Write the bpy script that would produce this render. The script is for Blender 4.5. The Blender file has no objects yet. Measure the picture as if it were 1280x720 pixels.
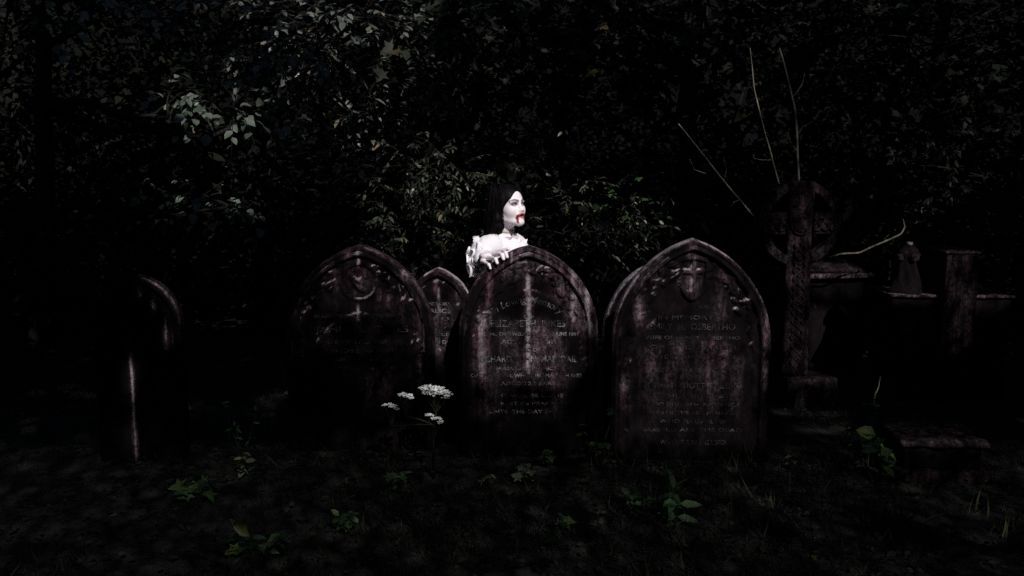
import bpy, bmesh, math, random
import numpy as np
from mathutils import Vector, Matrix, Euler

scene = bpy.context.scene
COL = scene.collection
rng = np.random.default_rng(7)
random.seed(7)
R = math.radians

# ------------------------------------------------------------------ camera
FPX = 1108.0
CAM = np.array([0.0, 0.0, 1.5])
PITCH = math.atan(145 / FPX)
FW = np.array([0, math.cos(PITCH), -math.sin(PITCH)])
UP = np.array([0, math.sin(PITCH), math.cos(PITCH)])
cam_d = bpy.data.cameras.new('camera')
cam = bpy.data.objects.new('camera', cam_d)
COL.objects.link(cam)
cam.location = CAM
cam.rotation_euler = (math.pi / 2 - PITCH, 0, 0)
cam_d.sensor_width = 36
cam_d.lens = 36 * FPX / 1280
cam_d.clip_end = 500
scene.camera = cam


def ray(px, py):
    return FW + np.array([1, 0, 0]) * (px - 640) / FPX + UP * (360 - py) / FPX


def at(px, py, Y):
    d = ray(px, py)
    return CAM + d * (Y / d[1])


def on_ground(px, py):
    d = ray(px, py)
    p = CAM + d * (-CAM[2] / d[2])
    return np.array([p[0], p[1], ground_z(p[0], p[1])])


# ------------------------------------------------------------------ noise
def _hash(ix, iy, iz, s):
    h = (ix.astype(np.int64) * 374761393 + iy.astype(np.int64) * 668265263 + iz.astype(np.int64) * 2147483647 + s * 1274126177) & 0xFFFFFFFF
    h = ((h ^ (h >> 13)) * 1274126177) & 0xFFFFFFFF
    return ((h ^ (h >> 16)) & 0xFFFF) / 65535.0


def vnoise(x, y, z, s=0):
    x, y, z = np.broadcast_arrays(np.asarray(x, float), np.asarray(y, float), np.asarray(z, float))
    ix, iy, iz = np.floor(x), np.floor(y), np.floor(z)
    fx, fy, fz = x - ix, y - iy, z - iz
    fx, fy, fz = [f * f * (3 - 2 * f) for f in (fx, fy, fz)]
    r = 0
    for a in (0, 1):
        for b in (0, 1):
            for c in (0, 1):
                w = (fx if a else 1 - fx) * (fy if b else 1 - fy) * (fz if c else 1 - fz)
                r = r + w * _hash(ix + a, iy + b, iz + c, s)
    return r * 2 - 1


def fbm(x, y, z, s=0, o=4):
    r, a = 0, 0.5
    for i in range(o):
        f = 2.03 ** i
        r = r + a * vnoise(x * f, y * f, z * f, s + i * 17)
        a *= 0.5
    return r


def smooth(a, b, x):
    t = np.clip((x - a) / (b - a), 0, 1)
    return t * t * (3 - 2 * t)


def ground_z(x, y):
    return 0.035 * fbm(np.asarray(x) * 0.9, np.asarray(y) * 0.9, 0.0, 3, 3)


# ------------------------------------------------------------------ objects
def tag(o, label=None, cat=None, group=None, kind=None):
    for k, v in (('label', label), ('category', cat), ('group', group), ('kind', kind)):
        if v:
            o[k] = v
    return o


def empty(name, loc, rz=0, label=None, cat=None, group=None):
    o = bpy.data.objects.new(name, None)
    o.empty_display_size = 0.1
    o.location = [float(v) for v in loc]
    o.rotation_euler = (0, 0, rz)
    COL.objects.link(o)
    return tag(o, label, cat, group)


def mesh_np(name, V, faces, mat, parent=None, shade=True, attrs=None, loc=None):
    """V (n,3); faces: list of integer arrays (m,k), any k per array"""
    me = bpy.data.meshes.new(name)
    V = np.asarray(V, np.float32)
    me.vertices.add(len(V))
    me.vertices.foreach_set('co', V.ravel())
    loops = np.concatenate([np.asarray(f, np.int32).ravel() for f in faces])
    tot = np.concatenate([np.full(len(f), np.asarray(f).shape[1], np.int32) for f in faces])
    start = np.concatenate([[0], np.cumsum(tot)[:-1]]).astype(np.int32)
    me.loops.add(len(loops))
    me.loops.foreach_set('vertex_index', loops)
    me.polygons.add(len(tot))
    me.polygons.foreach_set('loop_start', start)
    me.polygons.foreach_set('use_smooth', np.full(len(tot), shade, bool))
    me.update(calc_edges=True)
    me.validate()
    for k, a in (attrs or {}).items():
        if a.ndim == 1:
            at_ = me.attributes.new(k, 'FLOAT', 'POINT')
            at_.data.foreach_set('value', a.astype(np.float32))
        else:
            at_ = me.attributes.new(k, 'FLOAT_COLOR', 'POINT')
            at_.data.foreach_set('color', np.concatenate([a, np.ones((len(a), 1))], 1).astype(np.float32).ravel())
    me.materials.append(mat)
    o = bpy.data.objects.new(name, me)
    COL.objects.link(o)
    if parent is not None:
        o.parent = parent
    if loc is not None:
        o.location = [float(v) for v in loc]
    return o


class MB:
    """collects pieces that end as ONE mesh"""
    def __init__(s):
        s.V, s.F, s.n = [], {}, 0

    def add(s, V, faces):
        V = np.asarray(V, float)
        for f in faces:
            f = np.asarray(f, np.int64)
            if len(f):
                s.F.setdefault(f.shape[1], []).append(f + s.n)
        s.V.append(V)
        s.n += len(V)

    def tube(s, pts, radii, n=6, cap=True):
        pts = np.asarray(pts, float)
        m = len(pts)
        radii = np.broadcast_to(np.asarray(radii, float), (m,))
        t = np.gradient(pts, axis=0)
        t /= np.linalg.norm(t, axis=1)[:, None] + 1e-9
        ref = np.array([0, 0, 1.0]) if abs(t[0][2]) < 0.9 else np.array([1.0, 0, 0])
        V = []
        a = np.linspace(0, 2 * np.pi, n, endpoint=False)
        for i in range(m):
            u = np.cross(t[i], ref); u /= np.linalg.norm(u) + 1e-9
            w = np.cross(t[i], u)
            ref = np.cross(u, t[i]) if np.linalg.norm(np.cross(u, t[i])) > 1e-6 else ref
            V.append(pts[i] + radii[i] * (np.cos(a)[:, None] * u + np.sin(a)[:, None] * w))
        V = np.concatenate(V)
        i = np.arange(m - 1)[:, None] * n
        j = np.arange(n)[None]
        q = np.stack([i + j, i + (j + 1) % n, i + n + (j + 1) % n, i + n + j], -1).reshape(-1, 4)
        s.add(V, [q])
        if cap:
            s.F.setdefault(n, []).append(np.array([list(range(n))[::-1]]) + s.n - len(V))
            s.F.setdefault(n, []).append(np.array([list(range(n))]) + s.n - n)

    def build(s, name, mat, parent=None, shade=True, attrs=None, loc=None):
        return mesh_np(name, np.concatenate(s.V), [np.concatenate(f) for f in s.F.values()], mat, parent, shade, attrs, loc)


def rough_box(mb, c, size, step=0.03, amp=0.004, bev=0.012, seed=0, rz=0.0, taper=0.0):
    """a worn stone block: bevelled, subdivided, gently lumpy; c is the centre of its BASE"""
    bm = bmesh.new()
    bmesh.ops.create_cube(bm, size=1)
    for v in bm.verts:
        v.co.z += 0.5
        k = 1 - taper * v.co.z
        v.co = Vector((v.co.x * size[0] * k, v.co.y * size[1] * k, v.co.z * size[2]))
    bmesh.ops.bevel(bm, geom=bm.edges[:], offset=bev, segments=2, affect='EDGES', profile=0.5)
    for ax in range(3):
        n = max(1, int(size[ax] / step))
        for k in range(1, n):
            co = [0, 0, 0]; no = [0, 0, 0]; no[ax] = 1
            co[ax] = (k / n - (0 if ax == 2 else 0.5)) * size[ax]
            bmesh.ops.bisect_plane(bm, geom=bm.verts[:] + bm.edges[:] + bm.faces[:], plane_co=co, plane_no=no)
    bm.normal_update()
    V = np.array([v.co for v in bm.verts]); N = np.array([v.normal for v in bm.verts])
    q = V * 14 + seed * 3.1
    V = V + N * (amp * 2 * fbm(q[:, 0], q[:, 1], q[:, 2], seed, 3))[:, None]
    ca, sa = math.cos(rz), math.sin(rz)
    V = np.stack([V[:, 0] * ca - V[:, 1] * sa, V[:, 0] * sa + V[:, 1] * ca, V[:, 2]], 1) + np.asarray(c)
    bm.verts.index_update()
    by = {}
    for f in bm.faces:
        by.setdefault(len(f.verts), []).append([v.index for v in f.verts])
    bm.free()
    mb.add(V, [np.array(x) for x in by.values()])


# ------------------------------------------------------------------ materials
def nt(name):
    m = bpy.data.materials.new(name)
    m.use_nodes = True
    t = m.node_tree
    return m, t, t.nodes['Principled BSDF']


def N(t, kind, **kw):
    n = t.nodes.new(kind)
    for k, v in kw.items():
        if k.startswith('i_'):
            key = k[2:]
            n.inputs[int(key) if key.isdigit() else key].default_value = v
        else:
            setattr(n, k, v)
    return n


def ramp(t, src, stops):
    r = t.nodes.new('ShaderNodeValToRGB')
    el = r.color_ramp.elements
    while len(el) < len(stops):
        el.new(0.5)
    for e, (p, c) in zip(el, stops):
        e.position = p
        e.color = (c, c, c, 1) if not isinstance(c, tuple) else (*c, 1)
    t.links.new(src, r.inputs[0])
    return r


def mixc(t, fac, a, b):
    m = t.nodes.new('ShaderNodeMix'); m.data_type = 'RGBA'
    for s, v in ((0, fac), (6, a), (7, b)):
        if isinstance(v, bpy.types.NodeSocket):
            t.links.new(v, m.inputs[s])
        else:
            m.inputs[s].default_value = v if s == 0 else (*v, 1)
    return m.outputs[2]


def math_n(t, op, a, b=0.0, clamp=False):
    m = t.nodes.new('ShaderNodeMath'); m.operation = op; m.use_clamp = clamp
    for s, v in ((0, a), (1, b)):
        if isinstance(v, bpy.types.NodeSocket):
            t.links.new(v, m.inputs[s])
        else:
            m.inputs[s].default_value = v
    return m.outputs[0]


def noise_n(t, scale, detail=4, rough=0.6, stretch=(1, 1, 1), off=0.0, coord='Object'):
    tc = N(t, 'ShaderNodeTexCoord')
    mp = N(t, 'ShaderNodeMapping')
    mp.inputs['Scale'].default_value = stretch
    mp.inputs['Location'].default_value = (off, off * 0.7, off * 1.3)
    t.links.new(tc.outputs[coord], mp.inputs[0])
    n = N(t, 'ShaderNodeTexNoise', i_Scale=scale, i_Detail=detail, i_Roughness=rough)
    t.links.new(mp.outputs[0], n.inputs['Vector'])
    return n.outputs[0]


def stone_mat(name, dark=(0.0046, 0.0036, 0.0042), pale=(0.28, 0.208, 0.248), base=0.25, off=0.0, lichen=0.5):
    m, t, p = nt(name)
    a = N(t, 'ShaderNodeAttribute', attribute_name='stain_highlight')
    st = math_n(t, 'ADD', a.outputs['Fac'], base)
    streak = ramp(t, noise_n(t, 5.0, 5, 0.65, (5, 5, 0.8), off), [(0.40, 0.0), (0.68, 1.0)]).outputs[0]
    grit = ramp(t, noise_n(t, 46.0, 6, 0.85, (1, 1, 0.7), off + 3), [(0.42, 0.02), (0.60, 1.0)]).outputs[0]
    both = math_n(t, 'MULTIPLY', math_n(t, 'ADD', streak, 0.12), grit)
    fac = math_n(t, 'MULTIPLY', st, both, True)
    tint = ramp(t, noise_n(t, 6.0, 3, 0.6, (1, 1, 1), off + 9), [(0.35, (pale[0] * 0.8, pale[1] * 0.52, pale[2] * 0.62)), (0.62, pale)]).outputs[0]
    c = mixc(t, fac, dark, tint)
    hot = math_n(t, 'MULTIPLY', math_n(t, 'SUBTRACT', st, 0.95, True), math_n(t, 'ADD', grit, 0.25, True), True)
    c = mixc(t, hot, c, (0.50, 0.44, 0.47))  # pale push for painted rim highlights and the strongest streaks
    lm = ramp(t, noise_n(t, 11.0, 6, 0.7, (1, 1, 1), off + 21), [(0.66, 0.0), (0.72, lichen)]).outputs[0]
    c = mixc(t, math_n(t, 'MULTIPLY', lm, math_n(t, 'ADD', st, 0.12, True)), c, (0.42, 0.40, 0.38))
    t.links.new(c, p.inputs['Base Color'])
    p.inputs['Roughness'].default_value = 0.88
    p.inputs['Specular IOR Level'].default_value = 0.04
    b = N(t, 'ShaderNodeBump', i_Strength=0.55, i_Distance=0.006)
    t.links.new(noise_n(t, 60.0, 6, 0.7, (1, 1, 1), off), b.inputs['Height'])
    t.links.new(b.outputs[0], p.inputs['Normal'])
    return m


def leaf_mat(name, lo, hi, rough=0.42, yellow=0.06, trans=0.12, spec=0.5):
    m, t, p = nt(name)
    g = N(t, 'ShaderNodeNewGeometry')
    rnd = g.outputs['Random Per Island']
    c = ramp(t, rnd, [(0.0, lo), (0.75, hi), (1.0 - yellow, hi), (1.0, (hi[0] * 2.2, hi[1] * 1.35, hi[2] * 0.7))]).outputs[0]
    v = noise_n(t, 30, 3, 0.6)
    c = mixc(t, math_n(t, 'MULTIPLY', v, 0.5), c, lo)
    t.links.new(c, p.inputs['Base Color'])
    p.inputs['Roughness'].default_value = rough
    p.inputs['Specular IOR Level'].default_value = spec
    if trans:
        tr = N(t, 'ShaderNodeBsdfTranslucent')
        t.links.new(c, tr.inputs[0])
        mx = N(t, 'ShaderNodeMixShader'); mx.inputs[0].default_value = trans
        t.links.new(p.outputs[0], mx.inputs[1]); t.links.new(tr.outputs[0], mx.inputs[2])
        t.links.new(mx.outputs[0], t.nodes['Material Output'].inputs[0])
    return m


def plain_mat(name, lo, hi, scale=20, rough=0.8, stretch=(1, 1, 1), bump=0.3, spec=0.3, dist=0.004, lo_hi=(0.35, 0.65)):
    m, t, p = nt(name)
    n = noise_n(t, scale, 5, 0.65, stretch)
    c = ramp(t, n, [(lo_hi[0], lo), (lo_hi[1], hi)]).outputs[0]
    t.links.new(c, p.inputs['Base Color'])
    p.inputs['Roughness'].default_value = rough
    p.inputs['Specular IOR Level'].default_value = spec
    if bump:
        b = N(t, 'ShaderNodeBump', i_Strength=bump, i_Distance=dist)
        t.links.new(n, b.inputs['Height'])
        t.links.new(b.outputs[0], p.inputs['Normal'])
    return m


M = {}
M['stone_a'] = stone_mat('sooty_sandstone_a', off=0.0, base=0.03)
M['stone_b'] = stone_mat('sooty_sandstone_b', off=4.2, base=0.03)
M['stone_c'] = stone_mat('sooty_sandstone_c', off=8.7, base=0.05)
M['stone_f'] = stone_mat('sooty_sandstone_f', off=40.0, base=0.0)
M['stone_g'] = stone_mat('sandstone_lit_edge', off=50.0, base=0.9)  # brighter stone for ledges: light on top edges put into the colour
M['stone_d'] = stone_mat('sooty_sandstone_d', off=13.1, base=0.04)
M['stone_e'] = stone_mat('sooty_sandstone_e', off=17.7, base=0.36, pale=(0.24, 0.18, 0.21))
def worn_lead(name, off):
    m, t, p = nt(name)
    c = ramp(t, noise_n(t, 16, 4, 0.7, off=off), [(0.46, (0.008, 0.007, 0.008)), (0.68, (0.42, 0.40, 0.43))]).outputs[0]
    t.links.new(c, p.inputs['Base Color']); p.inputs['Roughness'].default_value = 0.75
    return m
M['letter'] = worn_lead('worn_lead_letters', 2.0)
M['letter_dim'] = plain_mat('faint_worn_letters', (0.006, 0.005, 0.0055), (0.15, 0.135, 0.145), 26, 0.8, bump=0, lo_hi=(0.48, 0.78))
M['leaf_laurel'] = leaf_mat('laurel_leaf', (0.020, 0.028, 0.018), (0.075, 0.088, 0.062), 0.42)
M['leaf_beech'] = leaf_mat('beech_leaf', (0.035, 0.042, 0.034), (0.15, 0.16, 0.145), 0.42)
M['leaf_lobed'] = leaf_mat('lobed_leaf', (0.05, 0.07, 0.05), (0.16, 0.19, 0.15), 0.40)
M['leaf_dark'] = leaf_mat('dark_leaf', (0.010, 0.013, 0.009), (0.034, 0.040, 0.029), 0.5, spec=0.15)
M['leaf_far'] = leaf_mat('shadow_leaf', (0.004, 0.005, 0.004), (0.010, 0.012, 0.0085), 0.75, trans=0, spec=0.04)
M['leaf_weed'] = leaf_mat('weed_leaf', (0.02, 0.05, 0.015), (0.06, 0.12, 0.04), 0.5, yellow=0.12)
M['leaf_weed_pale'] = leaf_mat('pale_weed_leaf', (0.09, 0.13, 0.07), (0.19, 0.22, 0.13), 0.5, yellow=0.2)
M['leaf_floor'] = leaf_mat('floor_leaf', (0.008, 0.012, 0.006), (0.030, 0.042, 0.018), 0.7, trans=0, spec=0.2)
M['grass'] = leaf_mat('grass_blade', (0.008, 0.011, 0.006), (0.026, 0.034, 0.018), 0.6, trans=0, spec=0.2)
M['bark'] = plain_mat('bark', (0.006, 0.005, 0.005), (0.022, 0.020, 0.018), 14, 0.9, (4, 4, 0.7), 0.7, 0.2, 0.01)
M['twig'] = plain_mat('pale_twig', (0.10, 0.085, 0.06), (0.32, 0.28, 0.22), 30, 0.8, (1, 1, 0.3), 0.2)
M['twig_dark'] = plain_mat('dark_twig', (0.03, 0.026, 0.022), (0.11, 0.10, 0.085), 30, 0.85, (1, 1, 0.3), 0.2)
M['grass_pale'] = leaf_mat('pale_grass_blade', (0.03, 0.04, 0.02), (0.10, 0.12, 0.06), 0.6, trans=0, spec=0.15)
M['soil'] = plain_mat('woodland_soil', (0.017, 0.0165, 0.016), (0.034, 0.032, 0.030), 9, 0.95, (1, 1, 1), 0.8, 0.03, 0.02)
M['floret'] = plain_mat('white_florets', (0.62, 0.64, 0.62), (0.85, 0.86, 0.83), 60, 0.7, bump=0)
M['stem'] = plain_mat('green_stem', (0.010, 0.016, 0.008), (0.025, 0.035, 0.018), 30, 0.6, bump=0)
M['cloth'] = plain_mat('white_cotton', (0.78, 0.75, 0.80), (0.86, 0.83, 0.87), 12, 0.9, bump=0.15, spec=0.1)
M['ribbon'] = plain_mat('cream_ribbon', (0.55, 0.47, 0.42), (0.66, 0.58, 0.52), 60, 0.6, bump=0.1)
M['hair'] = plain_mat('black_hair', (0.0015, 0.001, 0.0015), (0.006, 0.0045, 0.006), 90, 0.5, (1, 1, 0.2), 0.4, 0.06, 0.002)
M['eye'] = plain_mat('eye_white', (0.5, 0.48, 0.5), (0.6, 0.58, 0.6), 20, 0.25, bump=0)
M['iris'] = plain_mat('dark_iris', (0.012, 0.010, 0.014), (0.03, 0.025, 0.035), 40, 0.2, bump=0)
def skin_mat():
    m, t, p = nt('pale_skin')
    a = N(t, 'ShaderNodeAttribute', attribute_name='tone')
    t.links.new(a.outputs['Color'], p.inputs['Base Color'])
    p.inputs['Roughness'].default_value = 0.55
    p.inputs['Specular IOR Level'].default_value = 0.3
    return m
M['skin'] = skin_mat()

# ------------------------------------------------------------------ light
SUN = np.array([0.27, -0.72, 0.60]); SUN /= np.linalg.norm(SUN)
sl = bpy.data.lights.new('sun', 'SUN'); sl.energy = 5.0; sl.angle = R(0.5); sl.color = (1.0, 0.97, 0.95)
so = bpy.data.objects.new('sun', sl); COL.objects.link(so)
so.location = (0, 0, 30)
so.rotation_euler = Vector(-SUN).to_track_quat('-Z', 'Y').to_euler()
w = bpy.data.worlds.new('World'); scene.world = w; w.use_nodes = True
sky = w.node_tree.nodes.new('ShaderNodeTexSky'); sky.sky_type = 'NISHITA'; sky.sun_disc = False
sky.sun_elevation = math.asin(SUN[2]); sky.sun_rotation = math.atan2(SUN[0], SUN[1])
bg = w.node_tree.nodes['Background']; bg.inputs[1].default_value = 0.035
w.node_tree.links.new(sky.outputs[0], bg.inputs[0])
vs = scene.view_settings
vs.view_transform = 'Standard'; vs.look = 'None'; vs.gamma = 1; vs.exposure = -0.35
scene.cycles.use_denoising = False
scene.cycles.sample_clamp_indirect = 2.0
scene.cycles.max_bounces = 5; scene.cycles.diffuse_bounces = 3; scene.cycles.glossy_bounces = 2; scene.cycles.transmission_bounces = 2

# ------------------------------------------------------------------ ground
gx = np.concatenate([np.linspace(-60, -8, 27)[:-1], np.linspace(-8, 8, 161), np.linspace(8, 60, 27)[1:]])
gy = np.concatenate([np.linspace(-60, 1, 31)[:-1], np.linspace(1, 14, 131), np.linspace(14, 60, 24)[1:]])
GX, GY = np.meshgrid(gx, gy, indexing='ij')
rr = np.hypot(GX, GY - 4)
GZ = ground_z(GX, GY) + 11.0 * smooth(19, 40, rr)  # bank raised all round, added to hide sky and block horizon light
fine = (rr < 14)
GZ = GZ + np.where(fine, 0.012 * fbm(GX * 6, GY * 6, 0.0, 11, 3), 0)
nx, ny = len(gx), len(gy)
idx = np.arange(nx * ny).reshape(nx, ny)
gf = np.stack([idx[:-1, :-1], idx[1:, :-1], idx[1:, 1:], idx[:-1, 1:]], -1).reshape(-1, 4)
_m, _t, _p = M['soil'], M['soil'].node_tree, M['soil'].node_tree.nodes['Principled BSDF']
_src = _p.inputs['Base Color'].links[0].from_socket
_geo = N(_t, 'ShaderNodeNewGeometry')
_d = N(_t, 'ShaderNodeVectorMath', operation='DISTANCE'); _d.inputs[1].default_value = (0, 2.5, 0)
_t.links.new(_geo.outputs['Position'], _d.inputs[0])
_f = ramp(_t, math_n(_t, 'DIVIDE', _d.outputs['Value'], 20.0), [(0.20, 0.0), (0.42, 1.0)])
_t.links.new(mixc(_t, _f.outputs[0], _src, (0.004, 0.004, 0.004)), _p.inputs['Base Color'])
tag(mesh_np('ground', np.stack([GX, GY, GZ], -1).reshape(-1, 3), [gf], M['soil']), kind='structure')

# ------------------------------------------------------------------ leaves
def tmpl_oval(wd=0.26, fold=0.05, curl=0.10):
    V = np.array([[0, 0, 0], [0.3, -wd, fold], [0.3, 0, 0], [0.3, wd, fold], [0.68, -wd * 0.8, fold - curl * 0.4], [0.68, 0, -curl * 0.4],
                  [0.68, wd * 0.8, fold - curl * 0.4], [1, 0, -curl]])
    T = np.array([[0, 1, 2], [0, 2, 3], [4, 7, 5], [5, 7, 6]]); Q = np.array([[1, 4, 5, 2], [2, 5, 6, 3]])
    return V, [T, Q]


def tmpl_lobed():
    # five-pointed, maple or ivy like
    a = [(-0.02, 0), (0.12, -0.16), (-0.06, -0.40), (0.26, -0.30), (0.42, -0.56), (0.52, -0.24), (0.70, -0.20), (1.0, 0),
         (0.70, 0.20), (0.52, 0.24), (0.42, 0.56), (0.26, 0.30), (-0.06, 0.40), (0.12, 0.16)]
    V = [[0.3, 0, 0.0]] + [[x, y, 0.07 * abs(y) * 2 - 0.12 * max(0, x - 0.3)] for x, y in a]
    n = len(a)
    T = np.array([[0, 1 + (i + 1) % n, 1 + i] for i in range(n)])
    return np.array(V), [T[:, ::-1]]


def tmpl_simple(wd=0.28):
    return np.array([[0, 0, 0], [0.45, -wd, 0.04], [1, 0, -0.06], [0.45, wd, 0.04]]), [np.array([[0, 1, 2, 3]])]


def tmpl_blade():
    return np.array([[0, -0.03, 0], [0, 0.03, 0], [0.5, 0.025, 0.0], [0.5, -0.025, 0.0], [1, 0, -0.12]]), [np.array([[0, 3, 2, 1]]), np.array([[3, 4, 2]])]


OVAL, SLIM, LOBED, SIMPLE, BLADE = tmpl_oval(), tmpl_oval(0.17, 0.04, 0.14), tmpl_lobed(), tmpl_simple(), tmpl_blade()


def put_leaves(mb, P, D, Nn, S, tm):
    V0, faces = tm
    D = D / (np.linalg.norm(D, axis=1)[:, None] + 1e-9)
    B = np.cross(Nn, D); B /= np.linalg.norm(B, axis=1)[:, None] + 1e-9
    U = np.cross(D, B)
    V = P[:, None] + S[:, None, None] * (V0[None, :, 0:1] * D[:, None] + V0[None, :, 1:2] * B[:, None] + V0[None, :, 2:3] * U[:, None])
    n, k = len(P), len(V0)
    off = (np.arange(n) * k)[:, None, None]
    mb.add(V.reshape(-1, 3), [(f[None] + off).reshape(-1, f.shape[1]) for f in faces])


def unit(n, g=rng):
    v = g.normal(size=(n, 3))
    return v / np.linalg.norm(v, axis=1)[:, None]


def sprays(mb, origins, dirs, length, nl, size, tm, g, droop=0.25, twigs=None, tilt=0.45):
    """leafy twigs: leaves alternate along each drooping twig, blades lying roughly level"""
    n = len(origins)
    dirs = dirs / np.linalg.norm(dirs, axis=1)[:, None]
    L = length * g.uniform(0.6, 1.3, n)
    t = (np.arange(nl) + 0.6) / nl
    P = origins[:, None] + dirs[:, None] * (L[:, None] * t)[..., None]
    P[..., 2] -= droop * L[:, None] * t ** 2
    ax = dirs[:, None] + np.array([0, 0, -1.0]) * (2 * droop * t)[None, :, None]
    side = np.cross(ax, np.array([0, 0, 1.0])); side /= np.linalg.norm(side, axis=2)[..., None] + 1e-9
    sg = np.where(np.arange(nl) % 2 == 0, 1.0, -1.0)[None, :, None]
    D = ax * 0.55 + side * sg * g.uniform(0.5, 1.0, (n, nl, 1)) + g.normal(size=(n, nl, 3)) * 0.18
    D[:, -1] = ax[:, -1]
    D[..., 2] -= 0.25
    Nn = np.array([0, 0, 1.0]) + g.normal(size=(n, nl, 3)) * tilt
    S = size * g.uniform(0.6, 1.25, (n, nl))
    put_leaves(mb, P.reshape(-1, 3), D.reshape(-1, 3), Nn.reshape(-1, 3), S.reshape(-1), tm)
    if twigs is not None:
        for i in range(n):
            tt = np.linspace(0, 1, 4)
            q = origins[i] + dirs[i] * (L[i] * tt)[:, None]
            q[:, 2] -= droop * L[i] * tt ** 2
            twigs.tube(q, [0.004, 0.0035, 0.0025, 0.0015], 3, False)


def limb(mb, a, b, r0, r1, g, wob=0.08, n=9, sides=7):
    t = np.linspace(0, 1, n)[:, None]
    a, b = np.asarray(a, float), np.asarray(b, float)
    p = a + (b - a) * t
    L = np.linalg.norm(b - a)
    p += np.cumsum(g.normal(size=(n, 3)), axis=0) * wob * L / n * np.minimum(t * 3, 1)
    mb.tube(p, np.linspace(r0, r1, n), sides)
    return p


def blob_points(n, c, rad, g, shell=0.55):
    """points in an ellipsoid, clumped, denser outwards"""
    u = unit(n * 3, g) * (shell + (1 - shell) * g.random(n * 3) ** 0.6)[:, None]
    k = fbm(u[:, 0] * 2.2 + c[0], u[:, 1] * 2.2 + c[1], u[:, 2] * 2.2, int(abs(c[0] * 7)) + 5, 2)
    u = u[np.argsort(-k + g.normal(size=len(k)) * 0.16)[:n]]
    return np.asarray(c) + u * np.asarray(rad), u


def tree(name, label, cat, base, blobs, mat, tm, size, nl=11, length=0.38, trunk_r=0.10, group=None, seed=1, trunk_h=None, droop=0.25, tilt=0.45, lean=(0, 0), twig_on=True):
    """blobs: (centre, radii, number of leafy twigs)"""
    g = np.random.default_rng(seed)
    base = np.asarray(base, float)
    root = empty(name, base, 0, label, cat, group)
    tr, cr = MB(), MB()
    top = np.array([base[0] + lean[0], base[1] + lean[1], trunk_h or max(b[0][2] for b in blobs)])
    tp = limb(tr, base - [0, 0, 0.1], top, trunk_r, trunk_r * 0.35, g, 0.12, 12, 9)
    for c, rad, n in blobs:
        c = np.asarray(c, float); rad = np.asarray(rad, float)
        z = c[2] - rad[2] * 0.6
        s = tp[np.argmin(np.abs(tp[:, 2] - min(z, tp[-1, 2])))]
        lp = limb(tr, s, c, trunk_r * 0.4, trunk_r * 0.14, g, 0.15, 8, 6)
        for _ in range(7):
            e = c + unit(1, g)[0] * rad * 0.85
            limb(tr, lp[g.integers(3, 8)], e, trunk_r * 0.13, 0.004, g, 0.2, 6, 4)
        P, u = blob_points(n, c, rad, g)
        d = u * np.array([1, 1, 0.35]) + g.normal(size=(n, 3)) * 0.45
        d[:, 2] -= 0.05
        sprays(cr, P, d, length, nl, size, tm, g, droop, tr if twig_on else None, tilt)
    T = np.array(base)
    for mb, nm, mt in ((tr, 'trunk', M['bark']), (cr, 'crown', mat)):
        mb.V = [v - T for v in mb.V]
        mb.build(nm, mt, root, True)
    return root

# ------------------------------------------------------------------ lettering
def text_verts(s, size, shear=0.0, bold=0.0):
    cu = bpy.data.curves.new('lettering', 'FONT')
    cu.body = s; cu.size = size; cu.shear = shear; cu.offset = bold; cu.extrude = 0.0012; cu.resolution_u = 3
    cu.align_x = 'CENTER'
    ob = bpy.data.objects.new('lettering', cu)
    COL.objects.link(ob)
    bpy.context.view_layer.update()
    me = bpy.data.meshes.new_from_object(ob.evaluated_get(bpy.context.evaluated_depsgraph_get()))
    V = np.array([v.co for v in me.vertices]) if len(me.vertices) else np.zeros((0, 3))
    by = {}
    for p in me.polygons:
        by.setdefault(len(p.vertices), []).append(list(p.vertices))
    bpy.data.objects.remove(ob); bpy.data.curves.remove(cu); bpy.data.meshes.remove(me)
    return V, [np.array(f) for f in by.values()]


def add_line(mb, s, x, z, y, width, cap, shear=0.0, bold=0.0, arch=None):
    """one line of letters cut into a stone face (local x across, z up); arch = (radius, spread) bends it"""
    V, F = text_verts(s, cap / 0.69, shear, bold)
    if not len(V):
        return
    w0 = V[:, 0].max() - V[:, 0].min()
    V[:, 0] -= (V[:, 0].max() + V[:, 0].min()) / 2
    V[:, 0] *= width / w0
    if arch:
        a = V[:, 0] / arch
        rr_ = arch + V[:, 1]
        X = x + rr_ * np.sin(a); Z = z - arch + rr_ * np.cos(a)
    else:
        X = x + V[:, 0]; Z = z + V[:, 1]
    mb.add(np.stack([X, y - V[:, 2], Z], 1), F)


# ------------------------------------------------------------------ headstones
def bumps(x, z, items):
    h = np.zeros_like(x)
    for (bx, bz, phi, l, wd, amp) in items:
        ca, sa = math.cos(phi), math.sin(phi)
        a = (x - bx) * ca + (z - bz) * sa
        b = -(x - bx) * sa + (z - bz) * ca
        d = 1 - (a / l) ** 2 - (b / (wd * (1 - 0.5 * a / l).clip(0.3, 1.5))) ** 2
        k = amp * np.sqrt(d.clip(0)) * (1 - 0.45 * np.exp(-(b / (0.14 * wd)) ** 2)) * (1 - 0.18 * np.sin(b / wd * 9 + a / l * 4) ** 2)
        h = np.maximum(h, k)
    return h


def arch_e(x, z, w, c, hs):
    """distance in from the outline of a pointed arch of half width w (sign positive inside)"""
    Rr = w + c
    return np.where(z > hs, Rr - np.hypot(np.abs(x) + c, z - hs), w - np.abs(x))


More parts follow.
